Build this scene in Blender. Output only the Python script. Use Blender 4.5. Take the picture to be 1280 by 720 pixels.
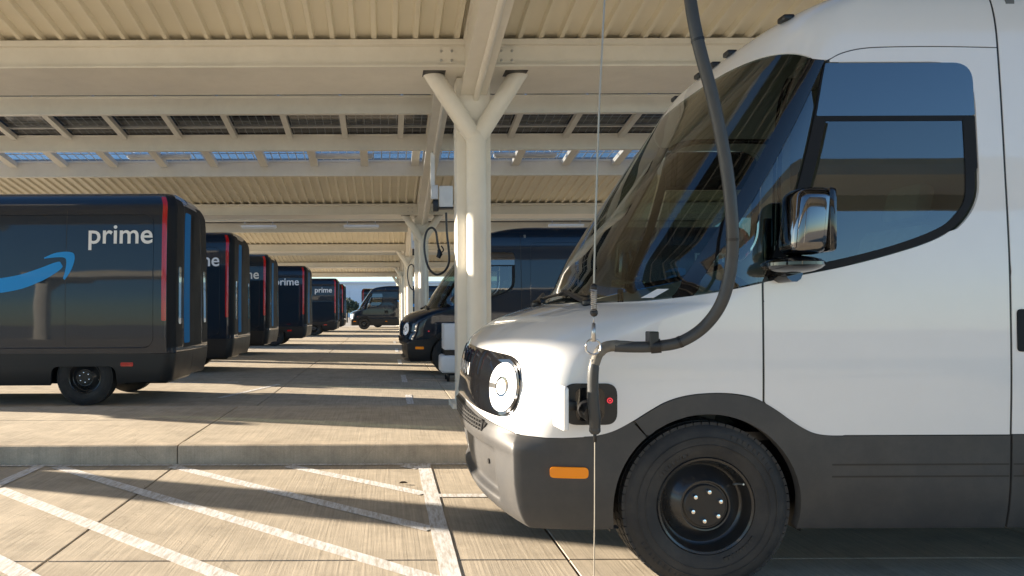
import bpy, bmesh, math, random
import numpy as np
from mathutils import Vector, Matrix
random.seed(7)
R = math.radians
PI = math.pi
for o in list(bpy.data.objects):
    bpy.data.objects.remove(o)
scn = bpy.context.scene
COL = scn.collection

# ------------------------------------------------------------------ camera
cam_d = bpy.data.cameras.new('camera')
cam = bpy.data.objects.new('camera', cam_d)
COL.objects.link(cam)
cam.location = (0, 0, 1.30)
cam.rotation_euler = (R(90), R(0.22), 0)
cam_d.sensor_width = 36.0
cam_d.lens = 920.0 / 1280.0 * 36.0
cam_d.shift_x = 157.0 / 1280.0
cam_d.shift_y = 28.0 / 1280.0
cam_d.clip_end = 4000
scn.camera = cam
# ------------------------------------------------------------------ light
SUN_EL, SUN_AZ = 12.3, 19.5          # azimuth: degrees beyond the -X axis towards +Y
world = bpy.data.worlds.new('World')
scn.world = world
world.use_nodes = True
wn = world.node_tree
bgn = wn.nodes['Background']
sky = wn.nodes.new('ShaderNodeTexSky')
sky.sky_type = 'NISHITA'
sky.sun_disc = False
sky.sun_elevation = R(SUN_EL)
sky.sun_rotation = R(-(90 - SUN_AZ))
sky.altitude = 50
sky.air_density = 1.0
sky.dust_density = 0.15
sky.ozone_density = 4.0
wn.links.new(sky.outputs[0], bgn.inputs[0])
bgn.inputs[1].default_value = 0.075
sd = bpy.data.lights.new('sun', 'SUN')
sd.energy = 5.0
sd.angle = R(0.5)
sd.color = (1.0, 0.87, 0.70)
so = bpy.data.objects.new('sun', sd)
COL.objects.link(so)
sv = Vector((-math.cos(R(SUN_AZ)) * math.cos(R(SUN_EL)), math.sin(R(SUN_AZ)) * math.cos(R(SUN_EL)), math.sin(R(SUN_EL))))
so.rotation_euler = sv.to_track_quat('Z', 'Y').to_euler()
so.location = sv * 60
vs = scn.view_settings
vs.view_transform = 'Standard'
vs.look = 'None'
vs.gamma = 1
vs.use_curve_mapping = False
vs.exposure = 2.0

# ------------------------------------------------------------------ materials
def new_mat(name):
    m = bpy.data.materials.new(name)
    m.use_nodes = True
    nt = m.node_tree
    return m, nt, nt.nodes['Principled BSDF']

def plain(name, col, rough=0.5, metal=0.0, coat=0.0, vary=0.06, vscale=3.0, bump=0.0, bscale=60.0, emit=None, es=0.0, spec=0.5, dust=0.0, ripple=0.0):
    m, nt, b = new_mat(name)
    b.inputs['Roughness'].default_value = rough
    b.inputs['Metallic'].default_value = metal
    b.inputs['Coat Weight'].default_value = coat
    b.inputs['Coat Roughness'].default_value = 0.03
    b.inputs['Specular IOR Level'].default_value = spec
    geo = nt.nodes.new('ShaderNodeNewGeometry')
    n = nt.nodes.new('ShaderNodeTexNoise')
    n.inputs['Scale'].default_value = vscale
    n.inputs['Detail'].default_value = 6
    nt.links.new(geo.outputs['Position'], n.inputs['Vector'])
    rp = nt.nodes.new('ShaderNodeMapRange')
    rp.inputs['From Min'].default_value = 0.3
    rp.inputs['From Max'].default_value = 0.7
    rp.inputs['To Min'].default_value = 1 - vary
    rp.inputs['To Max'].default_value = 1 + vary
    nt.links.new(n.outputs['Fac'], rp.inputs['Value'])
    mx = nt.nodes.new('ShaderNodeVectorMath')
    mx.operation = 'SCALE'
    mx.inputs[0].default_value = col[:3]
    nt.links.new(rp.outputs[0], mx.inputs['Scale'])
    nt.links.new(mx.outputs[0], b.inputs['Base Color'])
    r2 = nt.nodes.new('ShaderNodeMapRange')
    r2.inputs['To Min'].default_value = max(0.0, rough * 0.8)
    r2.inputs['To Max'].default_value = min(1.0, rough * 1.2)
    nt.links.new(n.outputs['Fac'], r2.inputs['Value'])
    nt.links.new(r2.outputs[0], b.inputs['Roughness'])
    if bump:
        n2 = nt.nodes.new('ShaderNodeTexNoise')
        n2.inputs['Scale'].default_value = bscale
        n2.inputs['Detail'].default_value = 4
        nt.links.new(geo.outputs['Position'], n2.inputs['Vector'])
        bp = nt.nodes.new('ShaderNodeBump')
        bp.inputs['Strength'].default_value = bump
        bp.inputs['Distance'].default_value = 0.005
        nt.links.new(n2.outputs['Fac'], bp.inputs['Height'])
        nt.links.new(bp.outputs[0], b.inputs['Normal'])
    if dust:
        n3 = nt.nodes.new('ShaderNodeTexNoise')
        n3.inputs['Scale'].default_value = 5.0
        n3.inputs['Detail'].default_value = 9
        n3.inputs['Roughness'].default_value = 0.7
        nt.links.new(geo.outputs['Position'], n3.inputs['Vector'])
        r3 = nt.nodes.new('ShaderNodeMapRange')
        r3.inputs['From Min'].default_value = 0.42
        r3.inputs['From Max'].default_value = 0.75
        r3.inputs['To Max'].default_value = dust
        nt.links.new(n3.outputs['Fac'], r3.inputs['Value'])
        md = nt.nodes.new('ShaderNodeMix')
        md.data_type = 'RGBA'
        md.inputs['B'].default_value = (0.28, 0.24, 0.19, 1)
        nt.links.new(r3.outputs[0], md.inputs['Factor'])
        nt.links.new(mx.outputs[0], md.inputs['A'])
        nt.links.new(md.outputs['Result'], b.inputs['Base Color'])
    if ripple:
        n4 = nt.nodes.new('ShaderNodeTexNoise')
        n4.inputs['Scale'].default_value = 1.6
        n4.inputs['Detail'].default_value = 1
        nt.links.new(geo.outputs['Position'], n4.inputs['Vector'])
        b4 = nt.nodes.new('ShaderNodeBump')
        b4.inputs['Strength'].default_value = ripple
        b4.inputs['Distance'].default_value = 0.02
        nt.links.new(n4.outputs['Fac'], b4.inputs['Height'])
        nt.links.new(b4.outputs[0], b.inputs['Coat Normal'])
        nt.links.new(b4.outputs[0], b.inputs['Normal'])
    if emit:
        b.inputs['Emission Color'].default_value = (*emit, 1)
        b.inputs['Emission Strength'].default_value = es
    return m

def concrete(name, c1, c2, broom=1.0, stains=0.25):
    m, nt, b = new_mat(name)
    N, L = nt.nodes, nt.links
    geo = N.new('ShaderNodeNewGeometry')
    def noise(scale, detail=5, vec=None, rough=0.55):
        n = N.new('ShaderNodeTexNoise')
        n.inputs['Scale'].default_value = scale
        n.inputs['Detail'].default_value = detail
        n.inputs['Roughness'].default_value = rough
        L.new(vec or geo.outputs['Position'], n.inputs['Vector'])
        return n.outputs['Fac']
    mp = N.new('ShaderNodeMapping')
    mp.inputs['Scale'].default_value = (70, 1.3, 1)
    mp.inputs['Rotation'].default_value = (0, 0, R(1.5))
    L.new(geo.outputs['Position'], mp.inputs['Vector'])
    bro = noise(1.0, 3, mp.outputs[0])
    big = noise(0.45, 4)
    med = noise(4.0, 8, rough=0.7)
    fine = noise(140, 2)
    def mr(v, a, b_, c, d):
        r = N.new('ShaderNodeMapRange')
        for k, x in zip(('From Min', 'From Max', 'To Min', 'To Max'), (a, b_, c, d)):
            r.inputs[k].default_value = x
        L.new(v, r.inputs['Value'])
        return r.outputs[0]
    def math_(op, a, b_):
        r = N.new('ShaderNodeMath')
        r.operation = op
        for i, v in enumerate((a, b_)):
            if hasattr(v, 'links'):
                L.new(v, r.inputs[i])
            else:
                r.inputs[i].default_value = v
        return r.outputs[0]
    mix = N.new('ShaderNodeMix')
    mix.data_type = 'RGBA'
    mix.inputs['A'].default_value = (*c1, 1)
    mix.inputs['B'].default_value = (*c2, 1)
    L.new(mr(big, 0.3, 0.7, 0, 1), mix.inputs['Factor'])
    f = math_('MULTIPLY', mr(bro, 0.25, 0.75, 1 - 0.26 * broom, 1 + 0.22 * broom), mr(med, 0.3, 0.75, 1.12, 1 - stains))
    f = math_('MULTIPLY', f, mr(fine, 0.3, 0.7, 0.9, 1.1))
    vo = N.new('ShaderNodeTexVoronoi')
    vo.inputs['Scale'].default_value = 1.7
    wob = N.new('ShaderNodeVectorMath'); wob.operation = 'ADD'
    nz = N.new('ShaderNodeTexNoise'); nz.inputs['Scale'].default_value = 9
    L.new(geo.outputs['Position'], nz.inputs['Vector'])
    sc2 = N.new('ShaderNodeVectorMath'); sc2.operation = 'SCALE'; sc2.inputs['Scale'].default_value = 0.12
    L.new(nz.outputs['Color'], sc2.inputs[0])
    L.new(geo.outputs['Position'], wob.inputs[0]); L.new(sc2.outputs[0], wob.inputs[1])
    L.new(wob.outputs[0], vo.inputs['Vector'])
    f = math_('MULTIPLY', f, mr(vo.outputs['Distance'], 0.03, 0.13, 0.72, 1.0))
    blot = noise(1.3, 6, rough=0.65)
    f = math_('MULTIPLY', f, mr(blot, 0.52, 0.72, 1.0, 0.80))
    vo2 = N.new('ShaderNodeTexVoronoi')
    vo2.feature = 'DISTANCE_TO_EDGE'
    vo2.inputs['Scale'].default_value = 0.33
    L.new(wob.outputs[0], vo2.inputs['Vector'])
    f = math_('MULTIPLY', f, mr(vo2.outputs['Distance'], 0.0, 0.0012, 0.72, 1.0))
    sc = N.new('ShaderNodeVectorMath')
    sc.operation = 'SCALE'
    L.new(mix.outputs['Result'], sc.inputs[0])
    L.new(f, sc.inputs['Scale'])
    L.new(sc.outputs[0], b.inputs['Base Color'])
    b.inputs['Roughness'].default_value = 0.85
    b.inputs['Specular IOR Level'].default_value = 0.25
    h = math_('ADD', math_('MULTIPLY', bro, 1.0 * broom), math_('MULTIPLY', fine, 0.35))
    bp = N.new('ShaderNodeBump')
    bp.inputs['Strength'].default_value = 0.55
    bp.inputs['Distance'].default_value = 0.004
    L.new(h, bp.inputs['Height'])
    L.new(bp.outputs[0], b.inputs['Normal'])
    return m

def glass(name, tint, ior=1.5, dark=0.0):
    m = bpy.data.materials.new(name)
    m.use_nodes = True
    nt = m.node_tree
    nt.nodes.clear()
    out = nt.nodes.new('ShaderNodeOutputMaterial')
    tr = nt.nodes.new('ShaderNodeBsdfTransparent')
    tr.inputs[0].default_value = (*tint, 1)
    gl = nt.nodes.new('ShaderNodeBsdfGlossy')
    gl.inputs['Roughness'].default_value = 0.01
    gl.inputs[0].default_value = (0.95, 0.97, 1, 1)
    fr = nt.nodes.new('ShaderNodeFresnel')
    ge = nt.nodes.new('ShaderNodeNewGeometry')
    mi = nt.nodes.new('ShaderNodeMapRange')          # same reflectance on both faces of the sheet
    mi.inputs['To Min'].default_value = ior
    mi.inputs['To Max'].default_value = 1.0 / ior
    nt.links.new(ge.outputs['Backfacing'], mi.inputs['Value'])
    nt.links.new(mi.outputs[0], fr.inputs[0])
    mx = nt.nodes.new('ShaderNodeMixShader')
    nt.links.new(fr.outputs[0], mx.inputs[0])
    nt.links.new(tr.outputs[0], mx.inputs[1])
    nt.links.new(gl.outputs[0], mx.inputs[2])
    nt.links.new(mx.outputs[0], out.inputs[0])
    return m

def line_paint(name):
    m, nt, b = new_mat(name)
    N, L = nt.nodes, nt.links
    geo = N.new('ShaderNodeNewGeometry')
    n = N.new('ShaderNodeTexNoise')
    n.inputs['Scale'].default_value = 26
    n.inputs['Detail'].default_value = 8
    n.inputs['Roughness'].default_value = 0.75
    mp = N.new('ShaderNodeMapping')
    mp.inputs['Scale'].default_value = (1.6, 0.25, 1)
    L.new(geo.outputs['Position'], mp.inputs['Vector'])
    L.new(mp.outputs[0], n.inputs['Vector'])
    r = N.new('ShaderNodeMapRange')
    r.inputs['From Min'].default_value = 0.42
    r.inputs['From Max'].default_value = 0.62
    L.new(n.outputs['Fac'], r.inputs['Value'])
    mix = N.new('ShaderNodeMix')
    mix.data_type = 'RGBA'
    mix.inputs['A'].default_value = (0.80, 0.79, 0.78, 1)
    mix.inputs['B'].default_value = (0.50, 0.45, 0.38, 1)
    L.new(r.outputs[0], mix.inputs['Factor'])
    L.new(mix.outputs['Result'], b.inputs['Base Color'])
    b.inputs['Roughness'].default_value = 0.7
    return m

def pv_mat(name):
    m, nt, b = new_mat(name)
    N, L = nt.nodes, nt.links
    tc = N.new('ShaderNodeTexCoord')
    br = N.new('ShaderNodeTexBrick')
    br.offset = 0
    br.inputs['Scale'].default_value = 1.0
    br.inputs['Brick Width'].default_value = 0.17
    br.inputs['Row Height'].default_value = 0.17
    br.inputs['Mortar Size'].default_value = 0.006
    br.inputs['Color1'].default_value = (0.012, 0.015, 0.022, 1)
    br.inputs['Color2'].default_value = (0.018, 0.02, 0.03, 1)
    br.inputs['Mortar'].default_value = (0.25, 0.27, 0.28, 1)
    L.new(tc.outputs['Object'], br.inputs['Vector'])
    L.new(br.outputs['Color'], b.inputs['Base Color'])
    b.inputs['Roughness'].default_value = 0.12
    return m

M = {}
M['concrete'] = concrete('lot_concrete', (0.47, 0.40, 0.305), (0.54, 0.465, 0.36), 0.7)
M['concrete_far'] = concrete('field_concrete', (0.40, 0.345, 0.265), (0.46, 0.395, 0.305), 0.6)
M['kerb'] = concrete('kerb_concrete', (0.50, 0.42, 0.32), (0.58, 0.49, 0.38), 0.35, 0.4)
M['line'] = line_paint('worn_white_paint')
M['steel'] = plain('cream_steel_paint', (0.80, 0.765, 0.68), 0.45, vary=0.05, vscale=1.2, dust=0.10)
M['steelw'] = plain('pale_steel_paint', (0.82, 0.785, 0.70), 0.4, vary=0.05, vscale=2, dust=0.08)
M['deck'] = plain('cream_deck_paint', (0.78, 0.72, 0.57), 0.5, vary=0.05, vscale=1.0)
M['pv'] = pv_mat('solar_cells')
M['pvframe'] = plain('aluminium_frame', (0.6, 0.6, 0.6), 0.4, metal=0.7)
M['fixture'] = plain('white_enamel', (0.82, 0.82, 0.80), 0.35)
M['white'] = plain('white_van_paint', (0.80, 0.795, 0.785), 0.4, coat=1.0, vary=0.012, vscale=0.8, dust=0.035, ripple=0.05)
M['navy'] = plain('navy_van_paint', (0.005, 0.014, 0.028), 0.35, coat=1.0, vary=0.05, vscale=0.8, spec=0.15, ripple=0.05)
M['black'] = plain('black_plastic', (0.012, 0.012, 0.013), 0.35, vary=0.1)
M['gloss_black'] = plain('gloss_black', (0.008, 0.008, 0.009), 0.06, coat=0.5, vary=0.02)
M['grey_plastic'] = plain('grey_moulded_plastic', (0.042, 0.042, 0.043), 0.45, dust=0.10, vary=0.05, bump=0.08, bscale=500)
M['black_plastic_clad'] = plain('black_moulded_plastic', (0.009, 0.0095, 0.011), 0.45, vary=0.06, bump=0.08, bscale=500)
M['rubber'] = plain('tyre_rubber', (0.018, 0.018, 0.019), 0.7, dust=0.13, vary=0.25, vscale=9, bump=0.15, bscale=90)
M['rim'] = plain('black_steel_wheel', (0.010, 0.012, 0.015), 0.28, metal=0.0, coat=0.4, dust=0.06)
M['chrome'] = plain('chrome', (0.82, 0.82, 0.83), 0.06, metal=1.0, vary=0.01)
M['darkchrome'] = plain('dark_chrome', (0.17, 0.17, 0.175), 0.05, metal=1.0, vary=0.02)
M['silver'] = plain('zinc_steel', (0.55, 0.54, 0.52), 0.3, metal=0.9)
M['glass'] = glass('tinted_glass', (0.34, 0.41, 0.38), 2.0)
M['screen'] = glass('windscreen_glass', (0.33, 0.39, 0.36), 1.55)
M['glass_lens'] = glass('lens_glass', (0.97, 0.97, 0.97), 1.5)
M['black_glass'] = plain('black_glass', (0.003, 0.006, 0.012), 0.02, vary=0.0, spec=1.0)
M['black_glass'].node_tree.nodes['Principled BSDF'].inputs['IOR'].default_value = 1.75
M['lampwhite'] = plain('lamp_reflector', (0.70, 0.70, 0.70), 0.3, coat=0.5, vary=0.02, emit=(1, .98, .95), es=0.05)
M['amber'] = plain('amber_lens', (0.78, 0.23, 0.002), 0.2, coat=0.25, emit=(1, 0.3, 0.0), es=0.03)
M['red'] = plain('red_lens', (0.27, 0.004, 0.008), 0.15, coat=0.7, emit=(1, 0.02, 0.02), es=0.018)
M['blue'] = plain('blue_vinyl', (0.0, 0.27, 0.72), 0.5, coat=0.1, vary=0.02)
M['sky_reflection'] = plain('blue_sky_reflection', (0.0, 0.17, 0.42), 0.6, vary=0.03, spec=0.15)  # mirrored sky painted as a flat blue
M['teal'] = plain('teal_sky_reflection', (0.02, 0.17, 0.24), 0.08, coat=1.0, vary=0.02)  # teal of the reflected sky put into the lens colour
M['vinyl_white'] = plain('white_vinyl', (0.80, 0.81, 0.82), 0.35, vary=0.01)
M['seat'] = plain('seat_fabric', (0.22, 0.25, 0.22), 0.8, vary=0.1, vscale=20)
M['cabin'] = plain('cabin_grey_plastic', (0.12, 0.125, 0.12), 0.6)
M['hose'] = plain('hose_rubber', (0.045, 0.047, 0.048), 0.42, vary=0.12, vscale=14, bump=0.1, bscale=60)
M['tape'] = plain('dusty_sleeve', (0.16, 0.145, 0.12), 0.65, vary=0.25, vscale=25)
M['wire'] = plain('steel_wire', (0.45, 0.42, 0.36), 0.35, metal=0.6)
M['cab_white'] = plain('cabinet_white', (0.72, 0.74, 0.76), 0.4)
M['leaf'] = plain('leaf_green', (0.03, 0.05, 0.025), 0.7, vary=0.4, vscale=2)
M['bark'] = plain('bark', (0.08, 0.06, 0.04), 0.8)
M['wall'] = plain('pale_wall', (0.72, 0.74, 0.78), 0.6, vary=0.03)
M['rear_black'] = plain('satin_black', (0.010, 0.010, 0.012), 0.6, vary=0.1, spec=0.25)
M['sky_pv'] = glass('skylight_cells', (0.55, 0.58, 0.62), 1.25)
M['glow_red'] = plain('red_indicator', (0.8, 0.05, 0.06), 0.4, emit=(1, 0.05, 0.08), es=0.15)

# ------------------------------------------------------------------ mesh helpers
def link(name, me, parent=None, loc=None):
    o = bpy.data.objects.new(name, me)
    COL.objects.link(o)
    if parent is not None:
        o.parent = parent
    if loc is not None:
        o.location = loc
    return o

def tag(o, label=None, cat=None, group=None, kind=None):
    if label: o['label'] = label
    if cat: o['category'] = cat
    if group: o['group'] = group
    if kind: o['kind'] = kind
    return o

def empty(name, loc=(0, 0, 0), parent=None):
    o = bpy.data.objects.new(name, None)
    o.empty_display_size = 0.2
    COL.objects.link(o)
    o.location = loc
    if parent is not None:
        o.parent = parent
    return o

def copy_tree(o, parent=None):
    c = o.copy()
    COL.objects.link(c)
    c.parent = parent
    for ch in list(o.children):
        copy_tree(ch, c)
    return c

class MB:
    def __init__(s):
        s.v, s.f, s.sm = [], [], []
    def add(s, vs, fs, smooth=False):
        b = len(s.v)
        s.v += [tuple(p) for p in vs]
        s.f += [tuple(i + b for i in f) for f in fs]
        s.sm += [smooth] * len(fs)
        return s
    def box(s, x0, x1, y0, y1, z0, z1, bev=0.0, mat4=None, segs=2):
        if bev <= 0:
            vs = [(x, y, z) for x in (x0, x1) for y in (y0, y1) for z in (z0, z1)]
            fs = [(0, 1, 3, 2), (4, 6, 7, 5), (0, 4, 5, 1), (2, 3, 7, 6), (0, 2, 6, 4), (1, 5, 7, 3)]
            if mat4: vs = [mat4 @ Vector(p) for p in vs]
            return s.add(vs, fs)
        bm = bmesh.new()
        bmesh.ops.create_cube(bm, size=1)
        for v in bm.verts:
            v.co = Vector(((x0 + x1) / 2 + v.co.x * (x1 - x0), (y0 + y1) / 2 + v.co.y * (y1 - y0), (z0 + z1) / 2 + v.co.z * (z1 - z0)))
        bmesh.ops.bevel(bm, geom=list(bm.edges), offset=bev, segments=segs, profile=0.5, affect='EDGES', clamp_overlap=True)
        bm.verts.ensure_lookup_table()
        vs = [v.co.copy() for v in bm.verts]
        if mat4: vs = [mat4 @ p for p in vs]
        s.add(vs, [[v.index for v in f.verts] for f in bm.faces], segs > 1)
        bm.free()
        return s
    def prism(s, pts, axis, a0, a1, smooth=False):
        # pts: 2D outline; axis 'x': pts=(y,z); 'y': pts=(x,z); 'z': pts=(x,y)
        def mk(p, a):
            return {'x': (a, p[0], p[1]), 'y': (p[0], a, p[1]), 'z': (p[0], p[1], a)}[axis]
        n = len(pts)
        vs = [mk(p, a0) for p in pts] + [mk(p, a1) for p in pts]
        fs = [(i, (i + 1) % n, n + (i + 1) % n, n + i) for i in range(n)]
        s.add(vs, fs, smooth)
        s.add([mk(p, a0) for p in pts], [tuple(range(n))[::-1]])
        s.add([mk(p, a1) for p in pts], [tuple(range(n))])
        return s
    def tube(s, pts, r, n=10, caps=True, closed=False):
        pts = [Vector(p) for p in pts]
        m = len(pts)
        rr = r if isinstance(r, (list, tuple)) else [r] * m
        up = None
        vs = []
        for i, p in enumerate(pts):
            if closed:
                t = (pts[(i + 1) % m] - pts[i - 1]).normalized()
            else:
                t = (pts[min(i + 1, m - 1)] - pts[max(i - 1, 0)]).normalized()
            if up is None:
                up = t.orthogonal().normalized()
            up = (up - t * up.dot(t)).normalized()
            w = t.cross(up)
            for k in range(n):
                a = 2 * PI * k / n
                vs.append(p + (up * math.cos(a) + w * math.sin(a)) * rr[i])
        fs = []
        for i in range(m if closed else m - 1):
            for k in range(n):
                a, b = i * n + k, i * n + (k + 1) % n
                c, d = ((i + 1) % m) * n + (k + 1) % n, ((i + 1) % m) * n + k
                fs.append((a, b, c, d))
        s.add(vs, fs, True)
        if caps and not closed:
            s.add(vs[:n], [tuple(range(n))[::-1]])
            s.add(vs[-n:], [tuple(range(n))])
        return s
    def lathe(s, prof, n=48, centre=(0, 0, 0), smooth=True, closed=False):
        # prof (r, y): axis Y
        cx, cy, cz = centre
        vs, fs = [], []
        m = len(prof)
        for k in range(n):
            a = 2 * PI * k / n
            for r, y in prof:
                vs.append((cx + r * math.cos(a), cy + y, cz + r * math.sin(a)))
        for k in range(n):
            k2 = (k + 1) % n
            for j in range(m if closed else m - 1):
                j2 = (j + 1) % m
                fs.append((k * m + j, k2 * m + j, k2 * m + j2, k * m + j2))
        return s.add(vs, fs, smooth)
    def sphere(s, c, rx, ry, rz, n=12):
        vs, fs = [], []
        for i in range(n // 2 + 1):
            t = PI * i / (n // 2)
            for k in range(n):
                a = 2 * PI * k / n
                vs.append((c[0] + rx * math.sin(t) * math.cos(a), c[1] + ry * math.sin(t) * math.sin(a), c[2] + rz * math.cos(t)))
        for i in range(n // 2):
            for k in range(n):
                fs.append((i * n + k, i * n + (k + 1) % n, (i + 1) * n + (k + 1) % n, (i + 1) * n + k))
        return s.add(vs, fs, True)
    def build(s, name, mat, parent=None, loc=None, mats=None):
        me = bpy.data.meshes.new(name)
        me.from_pydata(s.v, [], s.f)
        me.polygons.foreach_set('use_smooth', s.sm)
        me.materials.append(M[mat])
        bm = bmesh.new()
        bm.from_mesh(me)
        bmesh.ops.remove_doubles(bm, verts=bm.verts, dist=1e-6)
        bmesh.ops.recalc_face_normals(bm, faces=bm.faces)
        for e in bm.edges:
            if len(e.link_faces) == 2 and e.calc_face_angle(0) > R(38):
                e.smooth = False
        bm.to_mesh(me)
        bm.free()
        return link(name, me, parent, loc)

def spline(pts, n=8):
    P = [Vector(p) for p in pts]
    out = []
    for i in range(len(P) - 1):
        p0, p1, p2, p3 = P[max(i - 1, 0)], P[i], P[i + 1], P[min(i + 2, len(P) - 1)]
        for k in range(n):
            t = k / n
            out.append(0.5 * ((2 * p1) + (p2 - p0) * t + (2 * p0 - 5 * p1 + 4 * p2 - p3) * t * t + (3 * p1 - p0 - 3 * p2 + p3) * t ** 3))
    out.append(P[-1])
    return out

def at(px, py, Y):
    """photograph pixel at depth Y -> world point"""
    s = 920.0 / Y
    return Vector(((px - 483) / s, Y, 1.30 - (py - 388) / s))

# ------------------------------------------------------------------ ground
g = MB()
g.add([(-900, -900, -0.014), (900, -900, -0.014), (900, 1600, -0.014), (-900, 1600, -0.014)], [(0, 1, 2, 3)])
ground = g.build('ground', 'concrete_far')
tag(ground, kind='structure')

def slab(x0, x1, y0, y1, z, mat, name='concrete_slab', parent=ground, depth=0.10):
    b = MB()
    gp = 0.006
    b.box(x0 + gp, x1 - gp, y0 + gp, y1 - gp, z - depth, z, 0.004, segs=1)
    return b.build(name, mat, parent)

JX = [-1.78 + 2.72 * k for k in range(-4, 6)]
KF, KB = 6.24, 8.85                     # kerb front and back
rows = [-6.0, -3.53, -1.07, 1.37, 3.83, KF]
for a, b in zip(rows[:-1], rows[1:]):
    for c, d in zip(JX[:-1], JX[1:]):
        slab(c, d, a, b, 0.0 + random.uniform(-0.0008, 0.0008), 'concrete')
rows = [KB + 4.6 * k for k in range(0, 12)]
for a, b in zip(rows[:-1], rows[1:]):
    for c, d in zip(JX[:-1:1], JX[1::1]):
        slab(c, d, a, b, 0.0 + random.uniform(-0.0008, 0.0008), 'concrete')

island = empty('kerb_island', (0, 0, 0))
tag(island, kind='structure')
for c, d in zip(JX[:-1], JX[1:]):
    b = MB()
    g_ = 0.005
    prof = [(KF, -0.05), (KF + 0.008, 0.135), (KF + 0.02, 0.152), (KF + 0.045, 0.160), (KF + 0.20, 0.161), (KF + 0.20, -0.05)]
    b.prism(prof, 'x', c + g_, d - g_)
    b.build('kerb_stone', 'kerb', island)
    slab(c, d, KF + 0.20, 7.72, 0.160, 'concrete', 'island_slab', island, 0.2)
    slab(c, d, 7.72, KB - 0.01, 0.160, 'concrete', 'island_slab', island, 0.2)

def strip(p, q, w, name, z=0.0045):
    p, q = Vector((*p, 0)), Vector((*q, 0))
    d = (q - p).normalized()
    nrm = Vector((-d.y, d.x, 0)) * w / 2
    b = MB()
    n = max(2, int((q - p).length / 0.15))
    vs, fs = [], []
    for i in range(n + 1):
        c = p + (q - p) * i / n
        j = random.uniform(0.97, 1.03)
        vs += [c + nrm * j + Vector((0, 0, z)), c - nrm * random.uniform(0.97, 1.03) + Vector((0, 0, z))]
    fs = [(2 * i, 2 * i + 1, 2 * i + 3, 2 * i + 2) for i in range(n)]
    b.add(vs, fs)
    return b.build(name, 'line', ground)

XL, XR_ = -2.92, 0.31
strip((XR_, 1.0), (XR_, KF - 0.005), 0.105, 'bay_line')
strip((XL, 1.0), (XL, KF - 0.005), 0.105, 'bay_line', 0.005)
strip((-6.0, KF - 0.045), (5.0, KF - 0.045), 0.05, 'kerb_line', 0.0065)
strip((XR_ + 0.055, 5.15), (4.2, 5.13), 0.09, 'bay_line')
sl = 0.875
for k in range(-5, 4):
    xs = -2.76 + 0.965 * k
    ya = KF - 0.08
    x0, y0 = xs, ya
    if x0 < XL + 0.06:
        x0 = XL + 0.06
        y0 = ya - (x0 - xs) * sl
    x1 = XR_ - 0.05
    y1 = ya - (x1 - xs) * sl
    if y1 < 1.0:
        y1 = 1.0
        x1 = xs + (ya - y1) / sl
    if y0 > 1.2:
        strip((x0, y0), (x1, y1), 0.105, 'hatch_line', 0.0038)
# far bay lines
for y0, y1 in ((10.2, 11.3), (13.3, 14.8), (17.8, 19.5), (23, 25), (29, 31)):
    strip((0.33, y0), (0.33, y1), 0.10, 'bay_line')
for y in (9.35, 13.4, 18.6, 24.6, 32.0, 41.5):
    strip((-10.2, y), (-2.7, y), 0.10, 'bay_line')
    strip((0.5, y + 0.3), (7.2, y + 0.3), 0.10, 'bay_line')
strip((-2.5, 11.0), (-1.9, 13.0), 0.10, 'bay_line')

# ------------------------------------------------------------------ solar canopies
PITCH = 12.76
TAN = 0.17
XA, XB = -11.9, 13.6
COLX = (-11.3, 1.03, 13.0)
PANX = 1.21

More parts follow.
